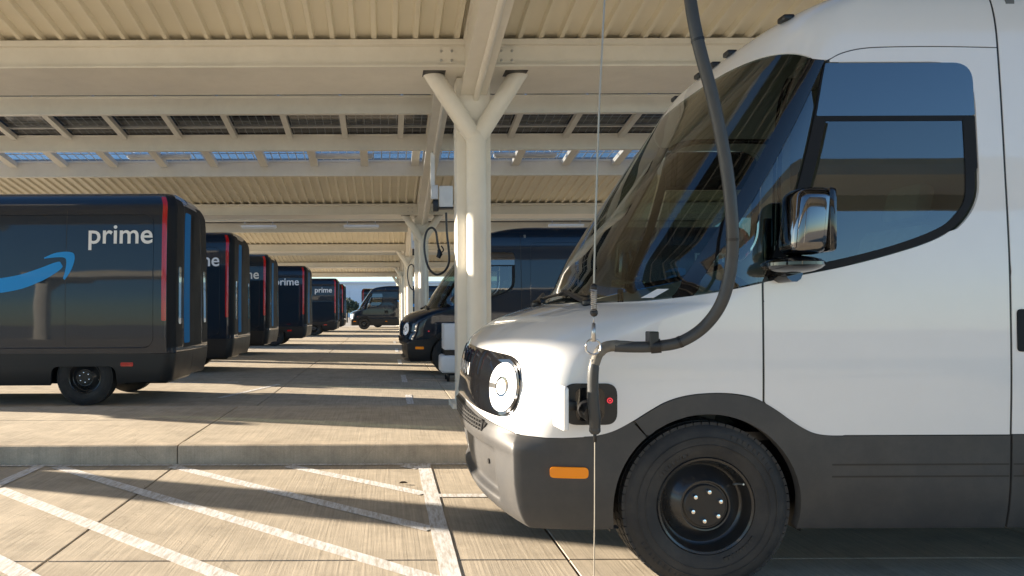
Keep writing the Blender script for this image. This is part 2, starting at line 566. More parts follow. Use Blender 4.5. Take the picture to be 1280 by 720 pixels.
def canopy(k, detail, cols, label, short=False):
    Y0 = 8.80 + PITCH * k
    Yb = Y0 - 0.5
    c = empty('solar_canopy', (COLX[1], Y0, 0))
    tag(c, label, 'canopy', 'solar canopies over the parking lot')
    ox, oy = -COLX[1], -Y0
    def off(mb):
        mb.v = [(x + ox, y + oy, z) for x, y, z in mb.v]
        return mb
    zp = lambda y: 4.36 - TAN * (y - Yb)
    # main beam
    b = MB()
    prof = [(Yb - 0.02, 4.04), (Yb - 0.02, 4.062), (Yb + 0.035, 4.068), (Yb + 0.035, 4.285), (Yb - 0.02, 4.292), (Yb - 0.02, 4.352), (Yb + 1.03, 4.174), (Yb + 1.03, 4.04)]
    b.prism(prof, 'x', XA, XB)
    bm_ = off(b).build('main_beam', 'steel', c)
    # deck
    b = MB()
    yh, yl = Yb - 2.55 - 0.71, Yb + 1.0
    nrib = int((XB - XA) / 0.235)
    pts = []
    for i in range(nrib):
        x = XA + 0.235 * i
        pts += [(x, 0), (x + 0.045, 0), (x + 0.065, 0.055), (x + 0.215, 0.055)]
    vs, fs = [], []
    for x, dz in pts:
        for y in (yh, yl):
            vs.append((x, y, zp(y) + dz + 0.002))
    for i in range(len(pts) - 1):
        fs.append((2 * i, 2 * i + 1, 2 * i + 3, 2 * i + 2))
    b.add(vs, fs)
    b.box(XA, XB, yl - .02, yl, zp(yl) - .03, zp(yl) + .07)
    dk = off(b).build('roof_deck', 'deck', c)
    # purlins
    PY = [Yb - 3.26, Yb - 4.86, Yb - 6.71, Yb - 8.35, Yb - 9.3]
    if short:
        PY = PY[:1]
    for pi_, y in enumerate(PY):
        b = MB()
        z = zp(y)
        e_ = 0.075 if pi_ == 0 else 0.0
        b.prism([(y, z - 0.004 + e_), (y, z - 0.025), (y + 0.02, z - 0.03), (y + 0.02, z - 0.33), (y, z - 0.335), (y, z - 0.355), (y + 0.13, z - 0.355), (y + 0.13, z - 0.025 + e_)], 'x', XA, XB)
        off(b).build('purlin', 'steel', c)
    # rafters and panels between purlins
    n = int((XB - XA) / PANX)
    if detail:
        rb = MB()
        ya, yb = PY[2] + 0.135, PY[1] - 0.005
        rb.box(-0.06, 0.06, 0, yb - ya, -0.10, 0)
        m4 = Matrix.Rotation(-math.atan(TAN), 4, 'X')
        rb.v = [tuple(m4 @ Vector(p)) for p in rb.v]
        proto = None
        pb = MB()
        pb.box(-PANX / 2 + 0.02, PANX / 2 - 0.02, 0.0, 1.85, 0.012, 0.05)
        fb = MB()
        fb.box(-PANX / 2 + 0.02, PANX / 2 - 0.02, 1.40, 1.45, -0.03, 0.010)
        pproto = None
        for i in range(n + 1):
            x = XA + 0.12 + PANX * i
            if proto is None:
                proto = rb.build('rafter', 'steel', c)
                o = proto
            else:
                o = proto.copy(); COL.objects.link(o)
            o.location = (x + ox, ya + oy, zp(ya) - 0.02)
            if i < n:
                if pproto is None:
                    pproto = pb.build('solar_panel', 'pv', c)
                    pproto.rotation_euler = (-math.atan(TAN), 0, 0)
                    fr = fb.build('panel_rail', 'pvframe', pproto)
                    o = pproto
                else:
                    o = copy_tree(pproto, c)
                o.location = (x + PANX / 2 + ox, ya + oy - 0.1, zp(ya - 0.1))
        # short rafters across the open skylight gap
        rb2 = MB()
        rb2.box(-0.09, 0.09, 0, 1.46, -0.12, 0)
        rb2.v = [tuple(m4 @ Vector(p)) for p in rb2.v]
        proto = None
        for i in range(n + 1):
            x = XA + 0.5 + PANX * i
            if proto is None:
                proto = rb2.build('rafter', 'steel', c); o = proto
            else:
                o = proto.copy(); COL.objects.link(o)
            o.location = (x + ox, PY[1] + 0.135 + oy, zp(PY[1] + 0.135) - 0.02)
        b = MB()
        for y0, y1 in ((PY[4], PY[2] + 0.05), (PY[1], PY[1] + 0.75)):
            b.add([(XA, y0, zp(y0) + 0.03), (XB, y0, zp(y0) + 0.03), (XB, y1, zp(y1) + 0.03), (XA, y1, zp(y1) + 0.03)], [(0, 1, 2, 3)])
        off(b).build('solar_array', 'pv', c)
        # see-through modules over the skylight strip
        y0, y1 = PY[1] + 0.78, PY[0] - 0.01
        sp = None
        sb_ = MB(); sb_.box(-PANX / 2 + .015, PANX / 2 - .015, 0, y1 - y0, 0.0, 0.012)
        for i in range(n):
            if sp is None:
                sp = sb_.build('skylight_panel', 'sky_pv', c)
                sp.rotation_euler = (-math.atan(TAN), 0, 0)
                lb = MB()
                for j in range(7):
                    x = -PANX / 2 + .02 + j * (PANX - .04) / 6
                    lb.box(x - .011, x + .011, 0, y1 - y0, -.006, -.001)
                lb.box(-PANX / 2 + .02, PANX / 2 - .02, .35, .385, -.008, -.002)
                lb.build('cell_gap', 'pvframe', sp)
                o = sp
            else:
                o = copy_tree(sp, c)
            o.location = (XA + .5 + PANX * (i + .5) + ox, y0 + oy, zp(y0) + 0.02)
    elif not short:
        b = MB()
        for y0, y1 in ((PY[4], PY[2]), (PY[2], PY[1]), (PY[1], PY[1] + 0.9 if k < 1 else PY[0] + 0.06)):
            b.add([(XA, y0, zp(y0) + 0.03), (XB, y0, zp(y0) + 0.03), (XB, y1 - 0.02, zp(y1 - 0.02) + 0.03), (XA, y1 - 0.02, zp(y1 - 0.02) + 0.03)], [(0, 1, 2, 3)])
        off(b).build('solar_array', 'pv', c)
    # columns with Y tubes, girders
    for ci, X in enumerate(COLX):
        if ci not in cols:
            continue
        b = MB()
        b.box(X - 0.20, X + 0.20, Y0 - 0.17, Y0 + 0.17, 0.02, 4.03, 0.012, segs=2)
        cl = off(b).build('column', 'steelw', c)
        cl['label'] = 'square cream steel column with a Y-shaped pipe in front'
        b = MB()
        b.tube([(X + 0.02, Y0 - 0.24, 0.02), (X + 0.02, Y0 - 0.24, 3.30)], 0.115, 24)
        b.sphere((X + 0.02, Y0 - 0.24, 3.30), 0.115, 0.115, 0.115, 20)
        off(b).build('pipe', 'steelw', cl)
        for s in (-1, 1):
            b = MB()
            b.tube([(X + 0.02, Y0 - 0.24, 3.27), (X + 0.02 + s * 0.565, Y0 - 0.20, 4.16)], 0.104, 20)
            off(b).build('brace', 'steelw', cl)
            b = MB()
            b.box(X + s * 0.47 - 0.13, X + s * 0.47 + 0.13, Y0 - 0.40, Y0 - 0.17, 4.036, 4.0385)
            off(b).build('slot', 'black', cl)
        b = MB()
        b.box(X - 0.27, X + 0.27, Y0 - 0.30, Y0 + 0.24, 0.0, 0.035 + (0.176 if k == 0 and ci != 9 else 0), 0.006, segs=1)
        off(b).build('base_plate', 'steelw', cl)
        # bolted splice plates on the beam web, either side of the girder
        if k in (0, 1):
            for s in (-1, 1):
                xm = X + s * 0.34
                b = MB()
                b.box(xm - .10, xm + .10, Yb + .026, Yb + .034, 4.09, 4.265)
                sp_ = off(b).build('splice_plate', 'steel', c)
                for bx in (-.06, .06):
                    for bz in (4.125, 4.23):
                        b = MB()
                        b.lathe([(.016, .026), (.016, .012), (.012, .008), (.0005, .007)], 6, (xm + bx, Yb, bz), smooth=False)
                        off(b).build('bolt', 'silver', sp_)
        # girder
        b = MB()
        ylo, yhi = Y0 + 0.17, PY[-1] - 0.1
        d0 = 0.485
        for x0, x1, t0, t1 in ((X - 0.155, X + 0.155, 0.0, 0.025), (X - 0.13, X + 0.13, 0.025, d0 - 0.03), (X - 0.155, X + 0.155, d0 - 0.03, d0 - 0.005)):
            zl, zh = zp(ylo), zp(yhi)
            vs = []
            for x in (x0, x1):
                vs += [(x, yhi, zh - d0 + t0), (x, ylo, zl - d0 + t0), (x, ylo, zl - d0 + t1), (x, yhi, zh - d0 + t1)]
            b.add(vs, [(0, 1, 2, 3), (4, 7, 6, 5), (0, 4, 5, 1), (1, 5, 6, 2), (2, 6, 7, 3), (3, 7, 4, 0)])
        gd = off(b).build('girder', 'steel', c)
        b = MB()
        b.tube([(X + 0.03, y, zp(y) - d0 - 0.035) for y in (Y0 - 0.15, yhi)], 0.035, 12)
        off(b).build('conduit', 'steelw', gd)
    return c

canopy(0, False, (0, 1, 2), 'nearest cream solar canopy on the front column beside the white van')
canopy(1, True, (0, 1, 2), 'second solar canopy, with dark panels and skylight strip in view')
canopy(2, False, (0, 1, 2), 'third solar canopy from the front, behind the charger box')
canopy(3, False, (0, 1, 2), 'fourth solar canopy from the front, with small distant deck ribs')
canopy(4, False, (0, 1, 2), 'farthest solar canopy, at the end of the aisle')
c0 = canopy(-1, False, (0, 1, 2), 'solar canopy behind the viewpoint, mirrored in the van windows', True)

def strip_light(p, ln, label):
    c = empty('strip_light', p)
    tag(c, label, 'light', 'strip lights under the canopies')
    b = MB(); b.box(-ln / 2, ln / 2, -0.07, 0.07, 0.03, 0.10, 0.008, segs=1); b.build('housing', 'fixture', c)
    b = MB(); b.box(-ln / 2 + 0.03, ln / 2 - 0.03, -0.055, 0.055, 0.0, 0.028, 0.01, segs=1); b.build('diffuser', 'fixture', c)
    for s in (-1, 1):
        b = MB(); b.tube([(s * ln * 0.4, 0, 0.1), (s * ln * 0.4, 0, 0.22)], 0.008, 6); b.build('hanger', 'pvframe', c)
YL = 17.35
for px, lab in ((-38, 'white strip light in the skylight strip, leftmost, at the edge of the photo'),
                (200, 'white strip light in the skylight strip above the nearest navy van'),
                (428, 'white strip light in the skylight strip left of the front column'),
                (657, 'white strip light in the skylight strip right of the front column')):
    p = at(px, 198, YL)
    strip_light((p.x, p.y, p.z), 1.48, lab)
for px, lab in ((324, 'thin strip light under the second canopy beam, above the second navy van'),
                (452, 'thin strip light under the second canopy beam, left of the far columns'),
                (708, 'thin strip light under the second canopy beam, right of the front column')):
    p = at(px, 281, 22.6)
    strip_light((p.x, p.y, 3.82), 1.07, lab)

# ------------------------------------------------------------------ delivery van surface
def table(f, a, b_, n=2400):
    T = [f(a + (b_ - a) * i / n) for i in range(n + 1)]
    k = n / (b_ - a)
    def g(x):
        t = (min(max(x, a), b_) - a) * k
        i = min(int(t), n - 1)
        return T[i] + (T[i + 1] - T[i]) * (t - i)
    return g
def pchip(xs, ys):
    xs, ys = np.array(xs, float), np.array(ys, float)
    h = np.diff(xs); d = np.diff(ys) / h
    m = np.zeros(len(xs))
    m[0], m[-1] = d[0], d[-1]
    for i in range(1, len(xs) - 1):
        if d[i - 1] * d[i] <= 0:
            m[i] = 0
        else:
            w1, w2 = 2 * h[i] + h[i - 1], h[i] + 2 * h[i - 1]
            m[i] = (w1 + w2) / (w1 / d[i - 1] + w2 / d[i])
    def f(x):
        x = min(max(x, xs[0]), xs[-1])
        i = min(max(int(np.searchsorted(xs, x)) - 1, 0), len(h) - 1)
        t = (x - xs[i]) / h[i]
        return float((2 * t ** 3 - 3 * t * t + 1) * ys[i] + (t ** 3 - 2 * t * t + t) * h[i] * m[i] + (-2 * t ** 3 + 3 * t * t) * ys[i + 1] + (t ** 3 - t * t) * h[i] * m[i + 1])
    return f
fx0 = pchip([.22, .26, .30, .40, .50, .60, .70, .74, .80, .95, 1.05, 1.12, 1.17, 1.21, 1.25, 1.28, 1.31, 1.335, 1.6, 1.9, 2.2, 2.45, 2.60, 2.66, 2.73, 2.80, 2.87, 2.93, 2.97, 2.985],
            [.62, .55, .51, .475, .46, .457, .455, .455, .456, .465, .485, .52, .57, .625, .705, .785, .88, .965, 1.14, 1.345, 1.555, 1.735, 1.843, 1.886, 1.945, 2.045, 2.23, 2.52, 2.86, 3.10])
fw = pchip([.22, .30, .5, .72, 1.0, 1.4, 2.0, 2.45, 2.6, 2.72, 2.81, 2.88, 2.93, 2.965, 2.985], [.97, 1.0, 1.025, 1.03, 1.035, 1.03, 1.0, .97, .957, .935, .90, .85, .79, .71, .60])
fD = pchip([.22, .65, .73, .85, 1.1, 1.3, 1.42, 1.86, 2.43, 2.6, 2.73, 2.985], [.50, .50, .47, .46, .48, .60, .68, .55, .36, .31, .29, .30])
fn = pchip([.22, .64, .76, .9, 1.3, 1.9, 2.5, 2.7, 2.985], [2.6, 2.6, 2.6, 2.2, 2.3, 2.65, 2.8, 3.0, 3.0])
RR = 0.16
fx0, fw, fD, fn = [table(f_, .20, 2.985) for f_ in (fx0, fw, fD, fn)]
fcr = table(pchip([.20, .60, .66, .72, .80, 2.985], [1, 1, .85, .25, 0, 0]), .20, 2.985)
def xr(z):
    return 7.34 - (0.12 * max(0, (z - 2.72) / 0.265) ** 2) - (0.10 * max(0, (0.75 - z) / 0.5) ** 2)

def surf(q, z, off=0.0):
    p = _surf(q, z)
    if off:
        p = p + normal(q, z) * off
    return p
def _surf(q, z):
    s = -1.0 if q >= 0 else 1.0
    q = abs(q)
    x0, D, w, n = fx0(z), fD(z), fw(z), fn(z)
    if q <= 1:
        a = q * PI / 2
        sa, ca = math.sin(a), max(0.0, math.cos(a))
        r = (sa ** n + ca ** n) ** (-1 / n)
        px_, py_ = x0 + D * (1 - r * ca), w * r * sa
        k = fcr(z)
        if k > 0:                       # creased bumper corner
            if q < .6:
                t = q / .6
                bx, by = x0 + .135 * t ** 2.2, .925 * w * t
            else:
                t = (q - .6) / .4
                bx, by = x0 + .135 + t * (D - .135), .925 * w + .075 * w * math.sin(t * PI / 2) ** .8
            px_, py_ = px_ + (bx - px_) * k, py_ + (by - py_) * k
        return Vector((px_, s * py_, z))
    e = xr(z)
    if q <= 7:
        return Vector((x0 + D + (q - 1) / 6.0 * (e - x0 - D), s * w, z))
    u = q - 7
    if u < RR * PI / 2:
        f = u / RR
        return Vector((e + RR * math.sin(f), s * (w - RR * (1 - math.cos(f))), z))
    return Vector((e + RR, s * (w - RR - (u - RR * PI / 2)), z))
def normal(q, z):
    e = 0.004
    a = _surf(q + e, z) - _surf(q - e, z)
    b = _surf(q, min(z + e, 2.9845)) - _surf(q, z - e)
    n = a.cross(b)
    if n.length < 1e-12:
        n = Vector((0, 0, 1))
    n.normalize()
    p = _surf(q, z)
    ref = Vector((min(max(p.x, 1.6), 6.4), 0, min(max(z, 0.9), 2.0)))
    if n.dot(p - ref) < 0:
        n = -n
    return n
def Q(X, z):
    x0, D, n = fx0(z), fD(z), fn(z)
    if X >= x0 + D:
        e = xr(z)
        return 1 + 6.0 * (X - x0 - D) / (e - x0 - D) if X <= e else 7 + X - e
    if fcr(z) > 0:
        a, b_ = 0.0, 1.0
        for _ in range(26):
            m_ = (a + b_) / 2
            if _surf(m_, z).x < X: a = m_
            else: b_ = m_
        return a
    c = min(max(1 - (X - x0) / D, 0), 1)
    s_ = (1 - c ** n) ** (1 / n)
    return math.atan2(s_, c) / (PI / 2)
XEND = lambda z: xr(z) + RR * PI / 2 + fw(z) - RR

ZC = [.26, .29, .32, .36, .40, .44, .48, .52, .56, .60, .64, .67, .70, .73, .76, .80, .86, .92, .98, 1.03, 1.07, 1.10, 1.125, 1.15, 1.175, 1.2, 1.22, 1.24, 1.26, 1.28, 1.295, 1.31, 1.325,
      1.34, 1.38, 1.44, 1.52, 1.62, 1.72, 1.82, 1.92, 2.02, 2.12, 2.22, 2.32, 2.42, 2.5, 2.56, 2.6, 2.63, 2.66, 2.69, 2.72, 2.75, 2.78, 2.81, 2.83, 2.85, 2.87, 2.89, 2.91, 2.925, 2.94, 2.95, 2.96, 2.97, 2.978]
ZFINE = sorted(set(ZC) | {round(1.05 + .01 * i, 4) for i in range(40)})
def dens(pts, step=0.03, closed=False):
    out = []
    m = len(pts)
    for i in range(m if closed else m - 1):
        a, b = pts[i], pts[(i + 1) % m]
        L = math.hypot(b[0] - a[0], b[1] - a[1])
        k = max(1, int(L / step))
        for j in range(k):
            t = j / k
            out.append((a[0] + (b[0] - a[0]) * t, a[1] + (b[1] - a[1]) * t))
    if not closed:
        out.append(pts[-1])
    return out
def fillet(pts, rad, seg=6):
    """closed polygon with rounded corners; rad: number or list"""
    n = len(pts)
    rad = rad if isinstance(rad, (list, tuple)) else [rad] * n
    out = []
    for i in range(n):
        p = Vector(pts[i]); a = Vector(pts[i - 1]); b = Vector(pts[(i + 1) % n])
        r = rad[i]
        if r <= 0:
            out.append(tuple(p)); continue
        da, db = (a - p), (b - p)
        r = min(r, da.length * 0.49, db.length * 0.49)
        pa, pb = p + da.normalized() * r, p + db.normalized() * r
        for k in range(seg + 1):
            t = k / seg
            out.append(tuple(pa * (1 - t) ** 2 + p * 2 * t * (1 - t) + pb * t * t))
    return out
def cat(pts, n=6):
    return [(v.x, v.y) for v in spline([(a, b, 0) for a, b in pts], n)]
def side(pts, step=0.03, closed=False):
    d = dens(pts, step, closed)
    out = []
    m = len(d)
    for i in range(m):
        a = d[i]
        out.append(a)
        if i == m - 1 and not closed:
            break
        b = d[(i + 1) % m]
        lo, hi = min(a[1], b[1]), max(a[1], b[1])
        zs = [z for z in ZFINE if lo + 1e-4 < z < hi - 1e-4]
        if a[1] > b[1]:
            zs = zs[::-1]
        for z in zs:
            t = (z - a[1]) / (b[1] - a[1])
            out.append((a[0] + (b[0] - a[0]) * t, z))
    return [(Q(x, z), z) for x, z in out]
def clean(o):
    r = []
    for p in o:
        if not r or math.hypot(p[0] - r[-1][0], p[1] - r[-1][1]) > 1e-4:
            r.append(p)
    if math.hypot(r[0][0] - r[-1][0], r[0][1] - r[-1][1]) < 1e-4:
        r.pop()
    return r

def panel(name, outlines, *a, **k):
    """one object for each outline"""
    r = None
    for ol in outlines:
        o = panel_(name, [ol], *a, **k)
        r = r or o
    return r
def panel_(name, outlines, mat, parent, off=0.0, thick=0.014, disp=None, xq=(), xz=()):
    """outlines: list of closed outlines in (q,z). each mapped onto the van surface"""
    V, F, LN = [], [], []
    for ol in outlines:
        ol = clean(ol)
        bm = bmesh.new()
        vs = [bm.verts.new((a, b, 0)) for a, b in ol]
        bm.faces.new(vs)
        qa, qb = min(p[0] for p in ol), max(p[0] for p in ol)
        za, zb = min(p[1] for p in ol), max(p[1] for p in ol)
        cuts = []
        q = -1.0
        while q <= 1.0001:
            cuts.append(q); q += 0.04
        for s in (-1, 1):
            cuts += [s * (1.15 + 0.15 * k) for k in range(12)] + [s * (3.3 + 0.5 * k) for k in range(8)]
            cuts += [s * (7 + 0.028 * k) for k in range(11)] + [s * 7.6, s * 7.9]
        cuts += list(xq)
        for c in cuts:
            if qa + 1e-3 < c < qb - 1e-3:
                bmesh.ops.bisect_plane(bm, geom=bm.verts[:] + bm.edges[:] + bm.faces[:], dist=1e-6, plane_co=(c, 0, 0), plane_no=(1, 0, 0))
        for c in sorted(set(ZC) | set(xz)):
            if za + 1e-3 < c < zb - 1e-3:
                bmesh.ops.bisect_plane(bm, geom=bm.verts[:] + bm.edges[:] + bm.faces[:], dist=1e-6, plane_co=(0, c, 0), plane_no=(0, 1, 0))
        bmesh.ops.triangulate(bm, faces=[f for f in bm.faces if len(f.verts) > 4], quad_method='BEAUTY', ngon_method='BEAUTY')
        bm.verts.index_update()
        base = len(V)
        N = []
        for v in bm.verts:
            q, z = v.co.x, v.co.y
            nn = normal(q, z)
            o_ = off + (disp(q, z) if disp else 0)
            V.append(_surf(q, z) + nn * o_)
            N.append(nn)
        if disp:
            # numeric normals from displaced faces later
            pass
        for f in bm.faces:
            ids = [v.index for v in f.verts]
            pts = [V[base + i] for i in ids]
            fn_ = Vector((0, 0, 0))
            for i in range(len(pts)):
                a, b = pts[i], pts[(i + 1) % len(pts)]
                fn_ += Vector(((a.y - b.y) * (a.z + b.z), (a.z - b.z) * (a.x + b.x), (a.x - b.x) * (a.y + b.y)))
            av = sum((N[i] for i in ids), Vector())
            if fn_.dot(av) < 0:
                ids = ids[::-1]
            F.append([base + i for i in ids])
            LN.append([N[i] for i in ids] if not disp else None)
        if thick:
            for e in bm.edges:
                if len(e.link_faces) == 1:
                    i, j = e.verts[0].index, e.verts[1].index
                    a, b = V[base + i], V[base + j]
                    k = len(V)
                    V += [a - N[i] * thick, b - N[j] * thick]
                    fc = Vector()
                    cen = sum((V[base + v.index] for v in e.link_faces[0].verts), Vector()) / len(e.link_faces[0].verts)
                    idl = [base + i, base + j, k + 1, k]
                    nf = (b - a).cross(V[k] - a)
                    if nf.length > 0:
                        nf.normalize()
                    if nf.dot((a + b) / 2 - cen) < 0:
                        idl = idl[::-1]; nf = -nf
                    F.append(idl)
                    LN.append([(N[i] * 0.5 + nf).normalized() if nf.length else N[i]] * 4)
        bm.free()
    me = bpy.data.meshes.new(name)
    me.from_pydata([tuple(v) for v in V], [], F)
    me.polygons.foreach_set('use_smooth', [True] * len(F))
    me.materials.append(M[mat])
    if not disp:
        flat = [tuple(n) for l in LN for n in l]
        me.normals_split_custom_set(flat)
    else:
        bm = bmesh.new(); bm.from_mesh(me)
        for e in bm.edges:
            if len(e.link_faces) == 2 and e.calc_face_angle(0) > R(50):
                e.smooth = False
        bm.to_mesh(me); bm.free()
    return link(name, me, parent)

def mirror(ol):
    return [(-a, b) for a, b in ol][::-1]

AX, AZ, AR = 1.473, 0.387, 0.432          # front axle and arch
RX = 6.26                                  # rear axle
def arc(cx, cz, r, a0, a1, n=24):
    return [(cx + r * math.cos(R(a0 + (a1 - a0) * i / n)), cz + r * math.sin(R(a0 + (a1 - a0) * i / n))) for i in range(n + 1)]
CLAD = cat([(0.90, .716), (0.96, .720), (1.04, .741), (1.125, .785), (1.20, .832), (1.28, .876), (1.37, .903), (1.47, .914), (1.57, .913), (1.66, .899), (1.725, .873), (1.79, .834), (1.85, .791), (1.91, .753), (1.96, .730), (2.02, .720), (2.10, .7185)], 5)
def clad_part(xa, xb, dz=0.0):
    return [(x, z + dz) for x, z in CLAD if xa <= x <= xb]
SILL = cat([(1.752, 1.440), (1.90, 1.467), (2.08, 1.502), (2.22, 1.535), (2.34, 1.568), (2.46, 1.605), (2.56, 1.648), (2.63, 1.70), (2.685, 1.77), (2.715, 1.85), (2.722, 1.95)], 5)
DOORX = pchip([1.40, 1.44, 1.86, 2.2, 2.45, 2.52], [1.725, 1.738, 1.897, 1.99, 2.045, 2.07])
SEAM = 2.862

def make_van(paint, clad, label, loc, decal):
    v = empty('delivery_van', (0, 0, 0))
    both = lambda ol: [ol, mirror(ol)]
    # ---- nose: hood, fenders, front
    h = [(0.0, .785)] + [(q, z) for q, z in dens([(0.0, .785), (.2, .775), (.45, .735), (.62, .712), (.75, .708)], 0.03)]
    h += side([(max(0.62, fx0(.71) + fD(.71) * 0.75), .710), (0.90, .7155)])
    h += side(clad_part(0.90, 1.722, 0.002))
    h += side([(1.721, .876), (1.721, 1.418)])
    belt = cat([(1.722, 1.418), (1.60, 1.392), (1.45, 1.366), (1.30, 1.347), (1.20, 1.338)], 5)
    h += side(belt)
    qe = Q(1.20, 1.338)
    h += dens([(qe, 1.338), (qe * 0.7, 1.332), (0.0, 1.332)], 0.04)
    h = clean(h)
    full = h + mirror(h)[1:-1]
    nose = panel('front_body', [full], paint, v)
    # ---- windscreen
    qb = Q(1.34, 1.362)
    top = lambda t: 2.585 - 0.107 * abs(t) ** 2.2     # glass top edge in q/qtop
    qt = Q(1.985, 2.478)
    w = dens([(0, 1.340), (qe * 0.7, 1.340), (qe, 1.346)], 0.04) + side([(1.21, 1.347), (1.34, 1.362)])[1:]
    aL = [(1.34 + (1.985 - 1.34) * t + 0.03 * math.sin(PI * t), 1.362 + (2.478 - 1.362) * t) for t in [i / 14 for i in range(15)]]
    w += [(Q(x, z), z) for x, z in aL]
    tp = []
    for i in range(17):
        t = 1 - i / 16
        tp.append((qt * t, top(t)))
    w += tp[1:]
    w = clean(w)
    panel('windscreen', [w + mirror(w)[1:-1]], 'screen', v, thick=0.006)
    # ---- black pillar and quarter glass
    aR = [(x + 0.075, z) for x, z in aL]
    pil = clean([(Q(x, z), z) for x, z in aL] + [(Q(x, z), z) for x, z in aR[::-1]])
    panel('windscreen_pillar', both(pil), 'gloss_black', v, off=-0.002)
    dl = [(DOORX(z) - 0.010, z) for z in [2.46 - (2.46 - 1.425) * i / 14 for i in range(15)]]
    ql = side([(x + 0.002, z) for x, z in aR if x + 0.002 < DOORX(z) - 0.012 and z < 2.40]) 
    tz = ql[-1][1]
    ql += [(Q(x, z), z) for x, z in dl if z < tz - 0.01]
    ql += side(cat([(1.712, 1.425), (1.60, 1.399), (1.50, 1.382), (1.42, 1.373)], 5))
    panel('quarter_window', both(ql), 'glass', v, thick=0.006)
    # ---- doors
    d = side([(1.732, .876)] + [p for p in CLAD if 1.732 < p[0] <= 2.09] + [(2.10, .7205), (SEAM - 0.006, .7205)])
    d += side([(SEAM - 0.006, .7205), (SEAM - 0.006, 2.515)])
    d += side(cat([(SEAM - 0.006, 2.515), (2.6, 2.521), (2.35, 2.520), (2.22, 2.512), (2.13, 2.49), (2.075, 2.462)], 5))
    topin = fillet([(2.075, 2.452), (2.742, 2.452), (2.742, 1.95)], [0, .20, 0], 8)
    d += side(topin)
    d += side([(x + (0.02 if x > 2.6 else 0.0), z - 0.014) for x, z in SILL[::-1] if z < 1.94])
    d += side([(1.740, 1.424), (1.732, 1.42), (1.732, .876)])
    panel('door', both(clean(d)), paint, v)
    # upper black glass panel and window frame
    up = side([(2.005, 2.195), (2.722, 2.195)]) + side([(2.735, 2.20), (2.735, 2.26)]) + side(fillet([(2.735, 2.26), (2.735, 2.446), (2.2, 2.446)], [0, .19, 0], 8)) + side([(2.2, 2.446), (DOORX(2.446) + .01, 2.446)])
    up += [(Q(DOORX(z) + 0.01, z), z) for z in (2.42, 2.36, 2.3, 2.24, 2.20)]
    panel('upper_window', both(clean(up)), 'black_glass', v, off=0.001, thick=0.006)
    gl = side([(x, z + 0.012) for x, z in SILL if x < 2.70]) + side([(2.705, 1.90), (2.708, 2.183)]) + side([(2.70, 2.185), (2.03, 2.185)])
    gl = [p for p in gl if True]
    gl += [(Q(DOORX(z) + 0.045, z), z) for z in (2.18, 2.1, 2.0, 1.9, 1.8, 1.7, 1.6, 1.55, 1.5)]
    # inner glass outline shrunk for frame
    inner = side(cat([(1.86, 1.485), (2.08, 1.527), (2.34, 1.593), (2.54, 1.668), (2.62, 1.73), (2.67, 1.81), (2.68, 1.95), (2.68, 2.165)], 5)) + side([(2.68, 2.170), (2.035, 2.170)])
    inner += [(Q(DOORX(z) + 0.075, z), z) for z in (2.16, 2.05, 1.95, 1.85, 1.75, 1.66, 1.58, 1.52)]
    panel('door_window', both(clean(inner)), 'glass', v, off=-0.004, thick=0.004)
    # black frame ring in two pieces: sill/rear strip and front/top strip
    low = side([(x, z - 0.010) for x, z in SILL if z < 1.94]) + side([(2.735, 1.95), (2.735, 2.192), (2.68, 2.192), (2.68, 1.95)])
    low += side(cat([(2.68, 1.95), (2.67, 1.81), (2.62, 1.73), (2.54, 1.668), (2.34, 1.593), (2.08, 1.527), (1.86, 1.485), (1.79, 1.47)], 5))
    panel('window_frame', both(clean(low)), 'rear_black', v, off=0.0)
    fr = [(Q(DOORX(z) + 0.004, z), z) for z in [1.45 + (2.44 - 1.45) * i / 12 for i in range(13)]]
    fr += [(Q(DOORX(z) + 0.06, z), z) for z in [2.19 - (2.19 - 1.48) * i / 10 for i in range(11)]]
    panel('window_frame', both(clean(fr)), 'rear_black', v, off=-0.001)
    sb = side([(2.03, 2.172), (2.70, 2.172), (2.70, 2.196), (2.03, 2.196)], closed=True)
    panel('window_frame', both(clean(sb)), 'rear_black', v, off=-0.001)
    # seams backing (dark rubber below the gaps)
    sm = []
    sm += both(side([(1.705, .80), (1.75, .80), (1.75, 1.45), (1.705, 1.45)], closed=True))
    sm += both(side([(SEAM - 0.03, .35), (SEAM + 0.03, .35), (SEAM + 0.03, 2.93), (SEAM - 0.03, 2.93)], closed=True))
    sm += both(side(cat([(SEAM, 2.535), (2.6, 2.54), (2.35, 2.54), (2.2, 2.532), (2.11, 2.505), (2.05, 2.465)], 5) + cat([(2.10, 2.44), (2.16, 2.475), (2.24, 2.495), (2.35, 2.505), (2.6, 2.505), (SEAM, 2.50)], 5)))
    sm += both(side([(1.05, .695), (1.20, .83), (1.47, .895), (1.73, .85), (1.90, .738), (2.05, .70), (7.2, .70), (7.2, .735), (2.05, .735), (1.90, .775), (1.73, .885), (1.47, .93), (1.20, .86), (1.05, .76)], closed=True))
    panel('door_seal', sm, 'black', v, off=-0.004, thick=0)
    # ---- roof front and cargo body
    rf = [(qt * i / 12, top(i / 12) + 0.006) for i in range(13)]
    rf += side(cat([(2.00, 2.472), (2.05, 2.463), (2.075, 2.468), (2.13, 2.496), (2.22, 2.518), (2.35, 2.526), (2.6, 2.527), (SEAM - 0.006, 2.521)], 5))
    rf += side([(SEAM - 0.006, 2.521), (SEAM - 0.006, 2.93)])
    zt = 2.962
    rf += [(Q(SEAM - 0.006, z), z) for z in (2.945, 2.955, zt)]
    rf += dens([(Q(SEAM - 0.006, zt), zt), (0.0, zt)], 0.04)
    rf = clean(rf)
    panel('cab_roof', [rf + mirror(rf)[1:-1]], paint, v)
